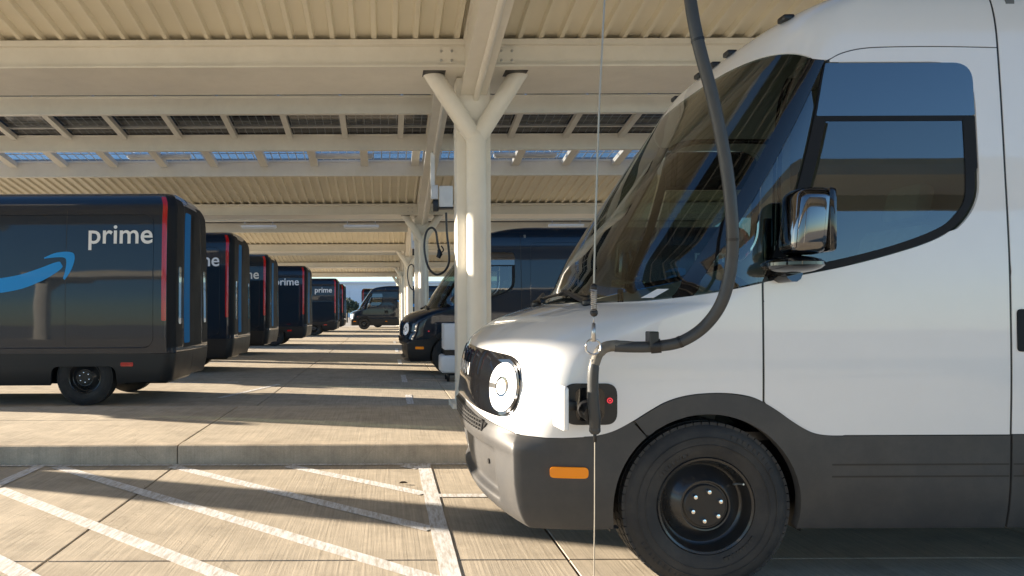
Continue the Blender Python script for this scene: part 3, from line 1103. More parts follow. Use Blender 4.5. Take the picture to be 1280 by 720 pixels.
    cb = side([(SEAM + 0.006, .7225), (7.2, .7225)], 0.2)
    cb += [(Q(XEND(.7225) , .7225), .7225)]
    zz = [.7225 + (2.983 - .7225) * i / 40 for i in range(41)]
    cb = side([(SEAM + 0.006, .7225), (7.2, .7225)], 0.2) + [(Q(7.2 + (XEND(.7225) - 7.2) * i / 20, .7225), .7225) for i in range(1, 21)]
    cb += [(Q(XEND(z), z), z) for z in zz]
    zt = 2.983
    cb += [(Q(XEND(zt) - (XEND(zt) - 7.0) * i / 20, zt), zt) for i in range(1, 21)]
    cb += side([(7.0, zt), (3.7, zt)], 0.3) 
    cb += [(Q(max(SEAM + .006, 3.68 - 0.8 * i / 8), zt), zt) for i in range(1, 9)]
    cb += [(Q(SEAM + 0.006, z), z) for z in (2.978, 2.97, 2.95, 2.92, 2.85)] + side([(SEAM + 0.006, 2.78), (SEAM + 0.006, .7225)], 0.1)
    body = panel('cargo_body', both(clean(cb)), paint, v)
    # roof cap
    loop = []
    zt = 2.9825
    for i in range(13):
        loop.append(_surf(i / 12, zt))
    loop.append(_surf(Q(4.2, zt), zt)); loop.append(_surf(Q(5.8, zt), zt))
    for i in range(9):
        loop.append(_surf(Q(7.1 + (XEND(zt) - 7.1) * i / 8, zt), zt))
    loop += [Vector((p.x, -p.y, p.z)) for p in loop[1:-1][::-1]]
    b = MB()
    n = len(loop)
    vs = loop + [Vector((p.x + (5.2 - p.x) * .25, p.y * .7, 2.993)) for p in loop] + [Vector((5.2, 0, 2.998))]
    fs = [(i, (i + 1) % n, n + (i + 1) % n, n + i) for i in range(n)] + [(n + i, n + (i + 1) % n, 2 * n) for i in range(n)]
    b.add(vs, fs, True)
    b.build('roof', paint, v)
    # ---- bumper and cladding
    bq = dens([(0.0, .262), (.5, .266), (.95, .280)], 0.04)
    xs_ = fx0(.285) + fD(.285)
    bq += side([(xs_ + 0.05, .284), (AX - 0.425, .285)])
    a0 = 180 + math.degrees(math.asin((AZ - .285) / AR))
    bq += side(arc(AX, AZ, AR, a0 - 4, 131, 14))
    bq += side([(1.183, .722), (1.128, .783)])
    bq += side(clad_part(0.90, 1.12)[::-1])
    bq += side([(0.90, .7125), (0.80, .7065)])
    bq += dens([(.75, .704), (.62, .708), (.45, .731), (.2, .771), (0.0, .781)], 0.03)
    bq = clean(bq)
    def ss(a, b_, x):
        t = min(max((x - a) / (b_ - a), 0), 1)
        return t * t * (3 - 2 * t)
    def bdisp(q, z):
        q = abs(q)
        m = (1 - ss(.445, .472, q)) * ss(.345, .372, z) * (1 - ss(.585, .612, z))
        lip = 0.012 * math.exp(-((z - .66) / .03) ** 2) * (1 - ss(.62, .75, q))
        return -0.045 * m + lip
    bp = panel('bumper', [bq + mirror(bq)[1:-1]], clad, v, disp=bdisp, thick=0.03, xq=[sg * (.435 + .0065 * i) for sg in (-1, 1) for i in range(8)] + [sg * qq_ for sg in (-1, 1) for qq_ in (.58, .59, .595, .605, .61, .62)], xz=[.34, .35, .355, .361, .367, .375, .58, .59, .597, .604, .612, .62])
    for q in (-.33, .33):
        p, n_ = surf(q, .50, -0.045), normal(q, .505)
        b = MB(); b.tube([p - n_ * 0.004, p + n_ * 0.006], 0.014, 12); b.build('parking_sensor', 'black', bp)
    # lower grille lattice
    lg = dens([(-.36, .672), (.36, .672), (.40, .722), (.2, .752), (0, .762), (-.2, .752), (-.40, .722)], 0.03, True)
    lgp = panel('lower_grille', [lg], 'black', bp, off=0.010, thick=0.006)
    b = MB()
    for i in range(26):
        q = -.37 + .74 * i / 25
        z1 = .722 + .038 * (1 - (abs(q) / .40) ** 1.5)
        b.tube([surf(q - .006, .674, .013), surf(q + .006, z1, .013)], 0.0045, 5)
    for z in (.69, .712, .733):
        b.tube([surf(-.37 + .74 * i / 20, z, .013) for i in range(21)], 0.004, 5)
    b.build('grille_lattice', clad, bp)
    # side cladding
    sc = side([(1.190, .724), (1.135, .789)]) + side([p for p in CLAD if 1.14 < p[0] <= 2.10], 0.03)
    sc = side([(1.190, .724), (1.137, .789)]) + [(Q(x, z - .003), z - .003) for x, z in CLAD if 1.14 < x <= 2.10] + side([(2.10, .7155), (SEAM - .006, .7155)])
    sc += side([(SEAM - .006, .7155), (SEAM - .006, .287)]) + side([(SEAM - .006, .285), (AX + .425, .285)])
    sc += side(arc(AX, AZ, AR, -math.degrees(math.asin((AZ - .285) / AR)), 129, 22))
    panel('side_cladding', both(clean(sc)), clad, v, off=0.004, thick=0.05)
    for z0 in (.585, .530):
        gr = side([(2.04, z0 - .004), (SEAM - .01, z0 - .004), (SEAM - .01, z0 + .004), (2.04, z0 + .004)], 0.1, True)
        panel('trim_groove', both(gr), 'black', v, off=0.0055, thick=0)
    rc = side([(SEAM + .006, .7175), (7.2, .7175)], 0.2) + [(Q(7.2 + (XEND(.7175) - 7.2) * i / 24, .7175), .7175) for i in range(1, 25)]
    rc += [(Q(XEND(.36), .36), .36)] + [(Q(XEND(.36) - (XEND(.36) - 7.1) * i / 24, .36 - .03 * i / 24), .36 - .03 * i / 24) for i in range(1, 25)]
    notch = fillet([(7.1, .33), (6.72, .30), (6.70, .545), (5.83, .545), (5.80, .285), (SEAM + .006, .285)], [0, 0, .10, .10, 0, 0])
    rc += side(notch, 0.06) + side([(SEAM + .006, .285), (SEAM + .006, .7175)], 0.1)
    rcp = panel('rear_cladding', both(clean(rc)), clad, v, off=0.003, thick=0.04)
    for z0 in (.585, .530):
        gr = side([(SEAM + .01, z0 - .004), (5.6, z0 - .004), (5.6, z0 + .004), (SEAM + .01, z0 + .004)], 0.2, True)
        panel('trim_groove', both(gr), 'black', rcp, off=0.0045, thick=0)
    # underbody, wheel wells
    b = MB()
    b.box(0.75, 7.3, -0.62, 0.62, 0.27, 0.70, 0.03, segs=1)
    b.box(1.95, 5.75, -0.97, 0.97, 0.30, 0.70, 0.02, segs=1)
    b.box(6.75, 7.35, -0.93, 0.93, 0.38, 0.70, 0.02, segs=1)
    b.box(0.75, 1.0, -0.90, 0.90, 0.33, 0.68, 0.02, segs=1)
    b.box(2.9, 7.3, -0.90, 0.90, 0.90, 0.94)
    b.box(0.9, 2.95, -0.93, 0.93, 0.68, 0.72)
    for xw in (AX,):
        for s in (-1, 1):
            aa = arc(xw, AZ, 0.455, -15, 195, 20)
            vs = [(x, s * 0.62, z) for x, z in aa] + [(x, s * 1.0, z) for x, z in aa]
            m = len(aa)
            b.add(vs, [(i, i + 1, m + i + 1, m + i) for i in range(m - 1)], True)
    for s in (-1, 1):
        b.box(5.78, 6.76, min(s * .6, s * .98), max(s * .6, s * .98), 0.86, 0.88)
    b.tube([(6.26, -0.7, .387), (6.26, .7, .387)], 0.07, 12)
    b.build('underbody', 'black', v)
    # ---- grille panel, headlights
    gp = fillet([(-.60, .768), (-.3, .782), (0, .800), (.3, .782), (.60, .768), (.60, 1.068), (.3, 1.086), (0, 1.095), (-.3, 1.086), (-.60, 1.068)], [.14, 0, 0, 0, .14, .14, 0, 0, 0, .14], 8)
    gpp = panel('grille_panel', [dens(gp, 0.03, True)], 'gloss_black', v, off=0.005, thick=0.006)
    for s in (-1, 1):
        zc_, qc = .917, Q(0.585, .917)
        kq = 0.05 / (_surf(qc + .025, zc_) - _surf(qc - .025, zc_)).length      # q per metre
        hl = empty('headlight', (0, 0, 0), v)
        def disc(r, nm, mt, of, th=.005, a0=0, a1=360):
            pts = [(qc + kq * r * math.cos(2 * PI * i / 48), zc_ + r * math.sin(2 * PI * i / 48)) for i in range(48)]
            return panel(nm, [pts if s > 0 else mirror(pts)], mt, hl, off=of, thick=th)
        disc(.134, 'bezel', 'gloss_black', .012, .008)
        disc(.119, 'reflector', 'lampwhite', .016)
        disc(.052, 'projector', 'darkchrome', .019)
        disc(.040, 'projector_lens', 'lampwhite', .021)
        bar = [(qc - kq * .116, zc_ - .012), (qc - kq * .052, zc_ - .012), (qc - kq * .052, zc_ + .012), (qc - kq * .116, zc_ + .012)]
        bar = dens(bar, .02, True)
        panel('light_bar', [bar if s > 0 else mirror(bar)], 'black', hl, off=.019, thick=.003)
    # ---- badge text
    def text_mesh(txt, width, offset=0.0):
        cu = bpy.data.curves.new('lettering', 'FONT')
        cu.body = txt
        cu.offset = offset
        cu.resolution_u = 4
        to = bpy.data.objects.new('lettering', cu)
        COL.objects.link(to)
        dg = bpy.context.evaluated_depsgraph_get()
        dg.update()
        me = bpy.data.meshes.new_from_object(to.evaluated_get(dg))
        bpy.data.objects.remove(to)
        xs = [p.co.x for p in me.vertices]
        a, b_ = min(xs), max(xs)
        sc_ = width / (b_ - a)
        return [((p.co.x - a) * sc_, p.co.y * sc_) for p in me.vertices], [list(f.vertices) for f in me.polygons]
    def lettering(txt, width, fmap, name, mat, parent, offset=0.0):
        P, F_ = text_mesh(txt, width, offset)
        me = bpy.data.meshes.new(name)
        me.from_pydata([tuple(fmap(x, y)) for x, y in P], [], F_)
        me.materials.append(M[mat])
        bm = bmesh.new(); bm.from_mesh(me); bmesh.ops.recalc_face_normals(bm, faces=bm.faces); bm.to_mesh(me); bm.free()
        return link(name, me, parent)
    lettering('RIVIAN', 0.36, lambda x, y: surf((x - .18) * .8, .935 + y * .8, .009), 'badge_lettering', 'vinyl_white', gpp, 0.012)
    # ---- charge port (near side)
    cpx0, cpx1, cz0, cz1 = .815, 1.055, .772, .962
    cp = side(fillet([(cpx0, cz0), (cpx1, cz0), (cpx1, cz1), (cpx0, cz1)], .055, 6), 0.02, True)
    port = panel('charge_port', [cp], 'black', v, off=0.004, thick=0.006)
    cpi = side(fillet([(cpx0 + .05, cz0 + .02), (cpx1 - .06, cz0 + .02), (cpx1 - .06, cz1 - .02), (cpx0 + .05, cz1 - .02)], .035, 6), 0.02, True)
    panel('socket_surround', [cpi], 'gloss_black', port, off=0.010, thick=0.008)
    pc, nc = surf(Q(1.018, .885), .885, .012), normal(Q(1.018, .885), .885)
    b = MB()
    rt = Matrix.Translation(pc) @ nc.to_track_quat('Y', 'Z').to_matrix().to_4x4()
    b.lathe([(.013, 0), (.013, .004), (.009, .004), (.009, 0)], 20); b.lathe([(.005, .003), (.0003, .004)], 12)
    b.v = [tuple(rt @ Vector(c)) for c in b.v]; b.build('red_indicator', 'glow_red', port)
    # flap, swung open on its front hinge
    hx = 0.795
    hp = surf(Q(hx, .865), .865)
    if decal is None:
        fm = Matrix.Translation(hp + Vector((-.025, -.03, 0))) @ Matrix.Rotation(R(5), 4, 'Z')
        b = MB(); b.box(-.015, .015, -.155, 0.0, -.098, .098, .014, fm, 3); b.build('flap', paint, port)
        b = MB(); b.box(0.012, .085, -.055, -.025, -.022, .022, .006, fm); b.build('flap_hinge', 'black', port)
    else:
        fl = side(fillet([(cpx0 - .003, cz0 - .003), (cpx1 + .003, cz0 - .003), (cpx1 + .003, cz1 + .003), (cpx0 - .003, cz1 + .003)], .055, 6), 0.02, True)
        panel('flap', [fl], paint, port, off=0.013, thick=0.006)
    # ---- marker lamps
    for s in (1, -1):
        am = side(fillet([(.752, .527), (.922, .527), (.922, .577), (.752, .577)], .02, 5), 0.02, True)
        panel('marker_light', [am if s > 0 else mirror(am)], 'amber', v, off=0.014, thick=0.012)
    am = side(fillet([(2.925, .53), (3.05, .53), (3.05, .575), (2.925, .575)], .015, 4), 0.03, True)
    panel('marker_light', both(am), 'amber', v, off=0.012, thick=0.01)
    # clearance lights on the roof edge
    for y in (-.70, -.20, 0, .20, .70):
        # find q at z=2.735 with matching y
        zq = 2.755
        best = min([i / 100 for i in range(0, 100)], key=lambda q_: abs(abs(_surf(q_, zq).y) - abs(y)))
        p = _surf(best, zq); p = Vector((p.x, y, p.z))
        b = MB(); b.box(-.035, .02, -.035, .035, -.012, .018, .008)
        b.v = [(c[0] + p.x, c[1] + p.y, c[2] + p.z) for c in b.v]
        b.build('clearance_light', 'black', v)
    # door handle on the sliding door
    hd = side(fillet([(2.888, 1.10), (3.12, 1.10), (3.12, 1.295), (2.888, 1.295)], .02, 4), 0.05, True)
    panel('door_handle', both(hd), 'rear_black', v, off=0.005, thick=0.005)
    # ---- mirrors
    for s in (-1, 1):
        mr = empty('mirror', (0, 0, 0), v)
        cy = s * 1.185
        b = MB(); b.box(1.735, 1.895, cy - .09, cy + .09, 1.535, 1.825, .05, segs=4)
        b.v = [(x + 0.03 * ((z - 1.5) / .33), y, z) for x, y, z in b.v]
        b.build('mirror_cap', 'darkchrome', mr)
        b = MB(); b.box(1.885, 1.925, cy - .09, cy + .09, 1.545, 1.82, .018, segs=2); b.build('mirror_glass_frame', 'gloss_black', mr)
        b = MB(); b.sphere((1.81, s * 1.12, 1.497), .125, .15, .040, 18)
        b.tube([(1.80, s * 0.99, 1.455), (1.83, s * 1.10, 1.47)], [.04, .05], 12)
        b.build('mirror_arm', 'gloss_black', mr)
        b = MB(); b.box(1.745, 1.785, min(s * .99, s * 1.012), max(s * .99, s * 1.012), 1.45, 1.72, .010, segs=2); b.build('mirror_base', 'gloss_black', mr)
    # ---- wipers
    for k_, (qa, qb_) in enumerate(((-.10, .36), (-.62, -.18))):
        b = MB()
        pts = [surf(qa + (qb_ - qa) * i / 8, 1.352 + 0.02 * math.sin(PI * i / 8), .022) for i in range(9)]
        b.tube(pts, 0.009, 6)
        b.tube([surf(qb_ + .04, 1.325, .015), surf((qa + qb_) / 2 + .04, 1.375, .04), surf((qa + qb_) / 2, 1.365, .03)], [.018, .012, .008], 8)
        b.sphere(surf(qb_ + .04, 1.325, .012), .035, .035, .025, 10)
        b.build('wiper', 'black', v)
    cw = dens([(-.66, 1.300), (.66, 1.300), (.66, 1.344), (-.66, 1.344)], 0.04, True)
    # interior
    it = empty('cabin', (0, 0, 0), v)
    b = MB(); b.prism([(1.22, .72), (1.22, 1.26), (1.38, 1.32), (1.62, 1.31), (1.74, 1.22), (1.70, 1.02), (1.60, .72)], 'y', -.78, .78); b.build('dashboard', 'cabin', it)
    b = MB(); b.box(2.93, 2.97, -.93, .93, .72, 2.80); b.build('bulkhead', 'cabin', it)
    for s in (-1, 1):
        b = MB()
        b.box(2.12, 2.62, s * .47 - .25, s * .47 + .25, .98, 1.14, .05)
        rm = Matrix.Translation((2.60, s * .47, 1.10)) @ Matrix.Rotation(R(14), 4, 'Y')
        b.box(-.07, .07, -.25, .25, 0, .64, .05, rm)
        b.box(-.05, .05, -.14, .14, .67, .88, .045, rm)
        b.box(2.2, 2.55, s * .47 - .2, s * .47 + .2, .72, .98)
        b.build('seat', 'seat', it)
    b = MB()
    rm = Matrix.Translation((1.92, -.47, 1.30)) @ Matrix.Rotation(R(62), 4, 'Y')
    cir = [rm @ Vector((.19 * math.cos(2 * PI * i / 24), .19 * math.sin(2 * PI * i / 24), 0)) for i in range(24)]
    b.tube(cir, .016, 8, closed=True)
    b.tube([rm @ Vector((-.19, 0, 0)), rm @ Vector((.19, 0, 0))], .02, 8)
    b.tube([rm @ Vector((0, 0, 0)), rm @ Vector((0, 0, -.25))], .03, 8)
    b.build('steering_wheel', 'black', it)
    if decal is None:
        b = MB()
        qq = .59
        p1, p2 = surf(qq, 1.352, .004), surf(qq + .05, 1.352, .004)
        p3, p4 = surf(qq + .065, 1.395, .004), surf(qq + .02, 1.395, .004)
        b.add([p1, p2, p3, p4], [(0, 1, 2, 3)]); b.build('paper_tag', 'vinyl_white', v)
    # ---- wheels
    tw = empty('wheel', (0, 0, 0), v)
    b = MB()
    prof = [(.222, .085), (.228, .108), (.262, .122), (.305, .128), (.345, .122), (.372, .110), (.384, .095), (.3868, .065), (.3875, .02), (.3875, -.02), (.3868, -.065), (.384, -.095), (.372, -.110), (.345, -.122), (.262, -.122), (.222, -.085)]
    b.lathe([(r, -y) for r, y in prof], 72)
    b.lathe([(.318, -.1285), (.321, -.1305), (.324, -.1285)], 72)
    b.lathe([(.283, -.1265), (.286, -.1285), (.289, -.1265)], 72)
    for k_ in range(64):
        a = 2 * PI * k_ / 64
        for (ya, yb, r0, r1, da) in ((-.106, -.070, .372, .3885, 0), (-.06, -.012, .38, .3905, .5), (.012, .06, .38, .3905, 0), (.070, .106, .372, .3885, .5)):
            aa = a + da * 2 * PI / 64
            rm = Matrix.Rotation(-aa, 4, 'Y')
            b.box(r0, r1, ya, yb, -.0165, .0165, 0, rm)
    for rr_, a0_, a1_ in ((.338, 30, 75), (.338, 210, 255), (.256, 110, 150), (.256, 290, 330)):
        nl = 9
        for j in range(nl):
            am_ = R(a0_ + (a1_ - a0_) * j / nl)
            rm = Matrix.Rotation(-am_, 4, 'Y')
            hh = random.choice((.004, .007, .009))
            yo = -.1225 if rr_ > .3 else -.120
            b.box(rr_ - .009, rr_ + .009, yo - .003, yo + .004, -hh, hh - .003, 0, rm)
    b.build('tyre', 'rubber', tw)
    b = MB(); b.tube([(.150, -.06, .09), (.165, -.098, .10), (.170, -.118, .102)], .005, 6); b.build('valve_stem', 'silver', tw)
    b = MB()
    b.lathe([(.224, -.080), (.228, -.104), (.222, -.112), (.212, -.108), (.204, -.090), (.198, -.060), (.192, -.050), (.182, -.046), (.158, -.062), (.132, -.090), (.116, -.101), (.110, -.100), (.106, -.092), (.0005, -.092)], 64)
    b.build('rim', 'rim', tw)
    b = MB()
    b.lathe([(.100, -.090), (.100, -.098), (.094, -.103), (.0005, -.103)], 40)
    b.build('hub_cap', 'black', tw)
    for k_ in range(6):
        a = R(20 + 60 * k_)
        b = MB()
        b.lathe([(.0125, -.098), (.0125, -.116), (.009, -.123), (.0005, -.125)], 10, (.068 * math.cos(a), 0, .068 * math.sin(a)))
        b.build('lug_nut', 'chrome', tw)
    tw.location = (AX, -.895, .3895)
    for (x, s) in ((AX, 1), (RX, -1), (RX, 1)):
        c_ = copy_tree(tw, v)
        c_.location = (x, s * (.895 if x < 3 else .86), .3895)
        c_.rotation_euler = (0, R(random.uniform(0, 60)), 0 if s < 0 else PI)
    # ---- rear
    u0 = lambda z: xr(z)
    def rear_poly(ua, ub, za, zb, rad):
        pts = dens(fillet([(ua, za), (ub, za), (ub, zb), (ua, zb)], rad, 4), 0.03, True)
        return [(Q(xr(z) + u, z), z) for u, z in pts]
    for s in (1, -1):
        f_ = (lambda o: o) if s > 0 else mirror
        tl = rear_poly(.0, .062, 1.17, 2.90, .02)
        panel('tail_light', [f_(tl)], 'red', v, off=0.006, thick=0.008)
        rk = rear_poly(.067, RR * PI / 2 - .03, .80, 2.92, .02)
        panel('corner_post', [f_(rk)], 'rear_black', v, off=0.003, thick=0.003)
        te = rear_poly(RR * PI / 2 + .10, RR * PI / 2 + .22, 1.12, 1.93, .03)
        panel('lens_sky_reflection', [f_(te)], 'teal', v, off=0.008, thick=0.01)  # rear lens strip, its teal painting in a sky reflection
        dk_ = rear_poly(RR * PI / 2 - .02, RR * PI / 2 + .32, .80, 2.90, .05)
        panel('rear_corner', [f_(dk_)], 'rear_black', v, off=0.003, thick=0.003)
    rdp = rear_poly(RR * PI / 2 + .36, RR * PI / 2 + fw(1.6) - RR - .001, .78, 2.84, .0)
    panel('rear_door', both(rdp), 'rear_black', v, off=0.003, thick=0)
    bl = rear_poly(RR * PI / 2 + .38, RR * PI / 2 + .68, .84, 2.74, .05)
    panel('rear_sky_reflection', [bl], 'sky_reflection', v, off=0.006, thick=0.008)  # blue strip painting the sky's reflection onto the rear face
    rm_ = side(fillet([(6.78, .545), (6.95, .545), (6.95, .60), (6.78, .60)], .015, 4), 0.03, True)
    panel('side_marker', both(rm_), 'red', v, off=0.012, thick=0.012)
    # ---- lettering and side panel trim
    if decal is not None:
        lettering('prime', 0.885, lambda x, y: surf(Q(6.325 + x, 2.24 + y), 2.24 + y, .004), 'side_lettering', 'vinyl_white', v, 0.012)
        # smile-shaped arrow
        cur = cat([(3.75, 1.98), (4.1, 1.78), (4.55, 1.66), (4.95, 1.645), (5.35, 1.70), (5.65, 1.80), (5.87, 1.905), (5.96, 1.955)], 6)
        hw = lambda i: 0.035 + 0.065 * math.sin(PI * min(1, i / (len(cur) - 1) * 1.0)) ** 0.8
        upper, lower = [], []
        for i, (x, z) in enumerate(cur):
            a, b_ = cur[max(i - 1, 0)], cur[min(i + 1, len(cur) - 1)]
            dx, dz = b_[0] - a[0], b_[1] - a[1]
            l = math.hypot(dx, dz)
            upper.append((x - dz / l * hw(i), z + dx / l * hw(i)))
            lower.append((x + dz / l * hw(i), z - dx / l * hw(i)))
        sw = side(upper + lower[::-1], 0.04, True)
        head = cat([(5.72, 2.045), (5.86, 2.105), (6.00, 2.125), (6.10, 2.115), (6.135, 2.08), (6.135, 1.99), (6.09, 1.86), (6.01, 1.735)], 5) + cat([(5.985, 1.755), (6.01, 1.85), (6.025, 1.95), (6.02, 2.02), (5.99, 2.045), (5.92, 2.05), (5.82, 2.042), (5.72, 2.03)], 5)
        hdp = side(head, 0.04, True)
        panel('arrow_curve', [sw], 'blue', v, off=0.003, thick=0)
        panel('arrow_head', [hdp], 'blue', v, off=0.0035, thick=0)
        # recessed panel outline
        rp = fillet([(3.05, .80), (7.22, .80), (7.22, 2.64), (3.05, 2.64)], .16, 8)
        P3 = [surf(q, z, 0.002) for q, z in side(rp, 0.15, True)]
        b = MB(); b.tube(P3, 0.006, 6, closed=True); b.build('side_panel_edge', paint, v)
        for xx in (6.02, 4.4):
            gr = side([(xx - .004, .80), (xx + .004, .80), (xx + .004, 2.70), (xx - .004, 2.70)], 0.1, True)
            panel('panel_joint', [gr], 'black', v, off=0.0008, thick=0)
    v.location = loc
    tag(v, label, 'van')
    return v

# near side of the local mesh is y=-1.035: location.y = near side depth + 1.035
make_van('white', 'grey_plastic', 'white delivery van in the foreground, plugged in to the hanging charging hose', (0, 3.37 + 1.035, 0), None)
GV = 'navy delivery vans parked in the left row'
proto = make_van('navy', 'black_plastic_clad', 'nearest navy van of the left row, prime lettering and blue arrow fully shown', (-10.43, 10.1 + 1.035, 0), True)
proto['group'] = GV
for X, Y, lab, grp, rot in (
        (-3.19 - 7.5, 15.3, 'second navy van of the left row, with the bright red tail light', GV, 0),
        (-3.42 - 7.5, 21.4, 'third navy van of the left row, only its last letters showing', GV, 0),
        (-2.92 - 7.5, 27.0, 'fourth navy van of the left row, its rear wheel in view', GV, 0),
        (-2.52 - 7.5, 38.0, 'fifth navy van of the left row, small, with whole prime lettering', GV, 0),
        (-2.62 - 7.5, 46.0, 'farthest navy van of the left row, only its rear corner showing', GV, 0),
        (-0.18, 14.6, 'navy van facing the aisle, its nose between the front column and the far columns', None, 0),
        (-3.0, 50.2, 'small dark van at the far end of the aisle, nose to the left', None, 0),
        (-1.9 + 7.5, 56.0, 'distant dark van behind the far aisle van, red tail light showing', None, PI)):
    c = copy_tree(proto)
    c.location = (X, Y + 1.035, 0)
    c.rotation_euler = (0, 0, rot)
    c['label'] = lab
    if grp:
        c['group'] = grp
    elif 'group' in c:
        del c['group']

# ------------------------------------------------------------------ chargers and cables
def charger(k, label):
    Y0 = 8.80 + PITCH * k
    y = Y0 - 5.55
    zg = 4.36 + TAN * (Y0 - 0.5 - y) - 0.49
    c = empty('charger_unit', (1.3, y, zg))
    tag(c, label, 'charger', 'charger boxes hung from the canopies')
    b = MB(); b.box(-.33, -.24, -.05, .05, -0.72, 0.0, .006, segs=1); b.build('mounting_post', 'fixture', c)
    b = MB(); b.box(-.15, .15, -.12, .12, -1.20, -.74, .02); b.build('housing', 'fixture', c)
    b = MB(); b.box(-.32, -.17, -.09, .09, -1.02, -.72, .012); b.build('junction_box', 'cab_white', c)
    b = MB(); b.box(-.28, -.16, -.06, .06, -1.28, -1.03, .012); b.build('cable_holder', 'black', c)
    b = MB(); b.box(-.16, .16, -.13, .13, -1.235, -1.201, .008); b.build('base_trim', 'black', c)
    return c, y
charger(0, 'charger box above the white van, feeding the foreground hose')
charger(1, 'white charger box hanging left of the front column, its looped cable below')
charger(2, 'small distant charger box beside the third column')

def loop_cable(y, label):
    s = 920 / 16.0
    def P(px, py):
        return Vector(((px - 483) / s, y, 1.30 - (py - 388) / s))
    c = empty('charging_cable', (P(545, 388).x, y, 0))
    tag(c, label, 'cable', 'looped charging cables')
    pts = [P(558, 266), P(559, 290), P(561.5, 315), P(561, 330), P(555, 340), P(545, 343.5), P(536, 335), P(531.5, 318), P(531, 302), P(534, 289), P(540, 285), P(545, 290), P(547, 302), P(549, 312)]
    org = c.location
    pts = [p - org for p in pts]
    for i, p in enumerate(pts):
        p.y = 0.03 * math.sin(i)
    b = MB(); b.tube(spline(pts, 6), 0.024, 8); b.build('hose', 'hose', c)
    q = pts[-1]
    b = MB(); b.tube([q, q + Vector((.02, 0, -.10)), q + Vector((-.02, 0, -.18))], [.035, .06, .05], 10)
    b.tube(spline([q + Vector((.04, 0, -.08)), q + Vector((.10, 0, -.01)), q + Vector((.05, 0, .08))], 4), .016, 6)
    b.build('connector', 'black', c)
loop_cable(16.0, 'black charging cable looped below the charger left of the front column')
loop_cable(16.0 + PITCH, 'small distant charging cable hanging by the third column')

# foreground hose
hp = [(845, -420, 3.15), (848, -300, 3.10), (852, -150, 3.05), (862, -20, 3.02), (873, 50, 3.0), (892, 125, 3.0), (907, 200, 3.0), (915, 270, 3.0), (915, 325, 3.02), (904, 375, 3.04), (882, 408, 3.08), (852, 428, 3.12), (822, 434, 3.16), (795, 435, 3.19), (768, 434, 3.21)]
hpw = [at(*p) for p in hp]
hc = empty('charging_cable', (hpw[-1].x, hpw[-1].y, 0))
tag(hc, 'thick grey charging hose curving in front of the white van, plugged in', 'cable')
def loc_(pts):
    return [Vector(p) - Vector(hc.location) for p in pts]
b = MB(); b.tube(loc_(spline(hpw, 14)), 0.0245, 18); b.build('hose', 'hose', hc)
b = MB()
sl_ = [at(*p) for p in ((800, 435, 3.19), (775, 433, 3.205), (757, 435, 3.22), (748, 443, 3.225), (743, 456, 3.23))]
b.tube(loc_(spline(sl_, 5)), [0.0225] * 6 + [.025] * 9 + [.0225] * 6, 12)
b.build('sleeve', 'tape', hc)
b = MB(); b.tube(loc_([at(826, 433.5, 3.155), at(813, 434.5, 3.17)]), 0.031, 14)
b.box(-.02, .02, -.03, .03, -.02, .05, .004, Matrix.Translation(at(815, 430, 3.17) - Vector(hc.location)), 1)
b.build('clamp', 'black', hc)
for tt in (.30, .55, .80):
    P_ = spline(hpw, 6); i_ = int(tt * (len(P_) - 2))
    b = MB(); b.tube(loc_([P_[i_], P_[i_] + (P_[i_ + 1] - P_[i_]).normalized() * .012]), .0262, 14); b.build('cable_tie', 'black', hc)
b = MB()
hd_ = [at(*p) for p in ((743, 450, 3.23), (741, 470, 3.235), (741, 500, 3.245), (743, 525, 3.255), (743, 538, 3.265))]
b.tube(loc_(spline(hd_, 5)), [.021] * 3 + [.024] * 6 + [.026] * 8 + [.024] * 4, 12)
b.sphere(tuple(at(743, 538, 3.265) - Vector(hc.location)), .027, .027, .024, 10)
b.build('plug_handle', 'hose', hc)
b = MB()
pt = at(737, 512, 3.31) - Vector(hc.location)
b.tube([pt + Vector((0, -.05, -.02)), pt + Vector((0.0, .13, 0.0))], [.040, .048], 16)
b.build('plug', 'black', hc)

wc = empty('support_wire', (at(742, 400, 3.2).x, 3.2, 0))
tag(wc, 'thin steel wire hanging down to the ring that holds the hose', 'wire')
lw = lambda px, py, y=3.2: at(px, py, y) - Vector(wc.location)
b = MB(); b.tube([lw(766, -420), lw(757, 0), lw(750, 130), lw(745, 270), lw(742.5, 358)], 0.0042, 6); b.build('wire', 'wire', wc)
b = MB()
b.sphere(tuple(lw(742.5, 360)), .016, .016, .018, 10)
b.sphere(tuple(lw(742.5, 392)), .018, .018, .018, 10)
b.build('stopper', 'black', wc)
b = MB()
hx_ = []
for i in range(100):
    t = i / 99
    p = lw(742.5, 362 + 28 * t)
    a = 2 * PI * 11 * t
    hx_.append(p + Vector((.012 * math.cos(a), .012 * math.sin(a), 0)))
b.tube(hx_, .0028, 5); b.build('spring', 'silver', wc)
b = MB(); b.tube([lw(742, 394), lw(742, 406)], .003, 5); b.tube([lw(742, 405), lw(741.5, 428)], [.008, .011], 8); b.build('carabiner', 'silver', wc)
b = MB()
ctr = lw(741.5, 434.5)
b.tube([ctr + Vector((.033 * math.cos(2 * PI * i / 24), 0.004 * math.sin(i), .033 * math.sin(2 * PI * i / 24))) for i in range(24)], .0045, 8, closed=True)
b.build('ring', 'silver', wc)
tc_ = empty('tether_wire', (at(742, 545, 3.26).x, 3.26, 0.01))
tag(tc_, 'thin tether wire hanging from the plug down to the ground', 'wire')
b = MB()
p0, p1 = at(743, 545, 3.26) - Vector(tc_.location), Vector((-.005, 0, 0))
b.tube([p0, (p0 + p1) / 2 + Vector((.002, 0, 0)), p1], .0026, 6); b.build('wire', 'wire', tc_)
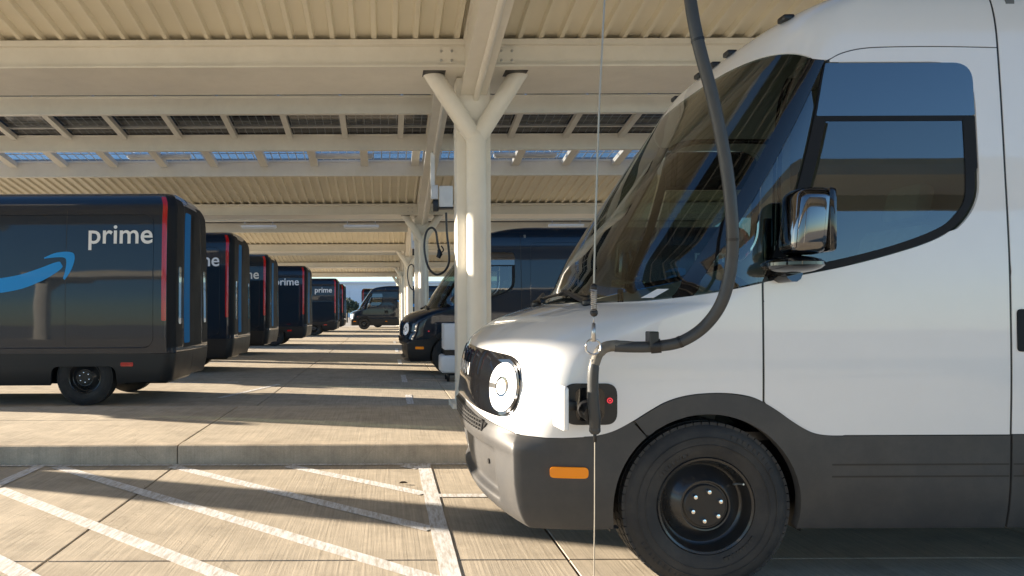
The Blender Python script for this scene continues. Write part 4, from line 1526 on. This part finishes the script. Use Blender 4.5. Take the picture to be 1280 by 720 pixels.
b = MB(); b.tube([p0 + Vector((0, 0, .02)), p0 - Vector((0, 0, .03))], .008, 8); b.build('crimp', 'black', tc_)

# ------------------------------------------------------------------ white equipment cabinet behind the front column
ec = empty('equipment_cabinet', (1.32, 13.6, 0))
tag(ec, 'white boxy equipment unit with dark slot, half hidden behind the front column', 'cabinet')
b = MB(); b.box(-.28, .42, -.3, .3, .58, 1.06, .02); b.build('upper_housing', 'cab_white', ec)
b = MB(); b.box(-.26, .40, -.27, .27, .47, .585); b.build('slot_band', 'black', ec)
b = MB(); b.box(-.34, .42, -.32, .32, .16, .48, .05, segs=3); b.build('lower_housing', 'cab_white', ec)
b = MB(); b.box(-.04, .40, -.325, .30, .06, .24, .02); b.build('plinth', 'black', ec)
for x in (-.2, .3):
    for y in (-.2, .2):
        b = MB(); b.tube([(x, y, 0), (x, y, .2)], .03, 8); b.build('foot', 'black', ec)

# ------------------------------------------------------------------ far background
wh = empty('warehouse', (0, 150, 0))
tag(wh, 'pale warehouse wall far beyond the end of the aisle', 'building')
b = MB(); b.box(-60, 60, 0, 40, 0, 6.8); b.build('wall', 'wall', wh)
for i in range(16):
    b = MB(); b.box(-60 + 7.5 * i + .05, -60 + 7.5 * i + 7.45, -.12, 0, .9, 5.4); b.build('wall_panel', 'wall', wh)
b = MB(); b.box(-60.4, 60.4, -.4, 40, 6.8, 7.2); b.build('parapet', 'wall', wh)
def shrub(px, Y, h, label):
    x = (px - 483) * Y / 920
    t = empty('small_tree', (x, Y, 0))
    tag(t, label, 'tree', 'small trees at the end of the lot')
    b = MB(); b.tube([(0, 0, 0), (.05, 0, h * .5), (0.02, .05, h * .8)], [.12, .09, .04], 7)
    for a in range(4):
        an = a * 1.6
        b.tube([(.04, 0, h * .5), (.5 * math.cos(an), .5 * math.sin(an), h * .8)], [.05, .02], 5)
    b.build('trunk', 'bark', t)
    b = MB()
    for i in range(420):
        u, w_, r = random.uniform(0, 2 * PI), random.uniform(-1, 1), random.random() ** .4
        c = Vector((math.cos(u) * math.sqrt(1 - w_ * w_) * r * h * .38, math.sin(u) * math.sqrt(1 - w_ * w_) * r * h * .38, h * .72 + w_ * r * h * .32))
        s = random.uniform(.08, .2)
        a, d = Vector((random.uniform(-1, 1), random.uniform(-1, 1), random.uniform(-1, 1))).normalized() * s, Vector((random.uniform(-1, 1), random.uniform(-1, 1), random.uniform(-1, 1))).normalized() * s
        b.add([c - a, c + d, c + a, c - d], [(0, 1, 2, 3)])
    b.build('crown', 'leaf', t)
shrub(433.5, 80, 2.6, 'small dark tree far off, just right of the left van row')
shrub(441, 82, 2.2, 'small dark tree far off, just above the distant van nose')

lf = MB()
lp = [(-.035, 0), (-.015, .014), (.012, .016), (.04, .002), (.012, -.013), (-.016, -.012)]
lf.add([(x, y, .004 + .012 * abs(y) / .016) for x, y in lp] + [(0, 0, .003)], [(i, (i + 1) % 6, 6) for i in range(6)])
lo_ = lf.build('fallen_leaf', 'bark', None, (0.12, 5.50, 0.004))
tag(lo_, 'single dry brown leaf on the hatched concrete near the kerb', 'leaf')
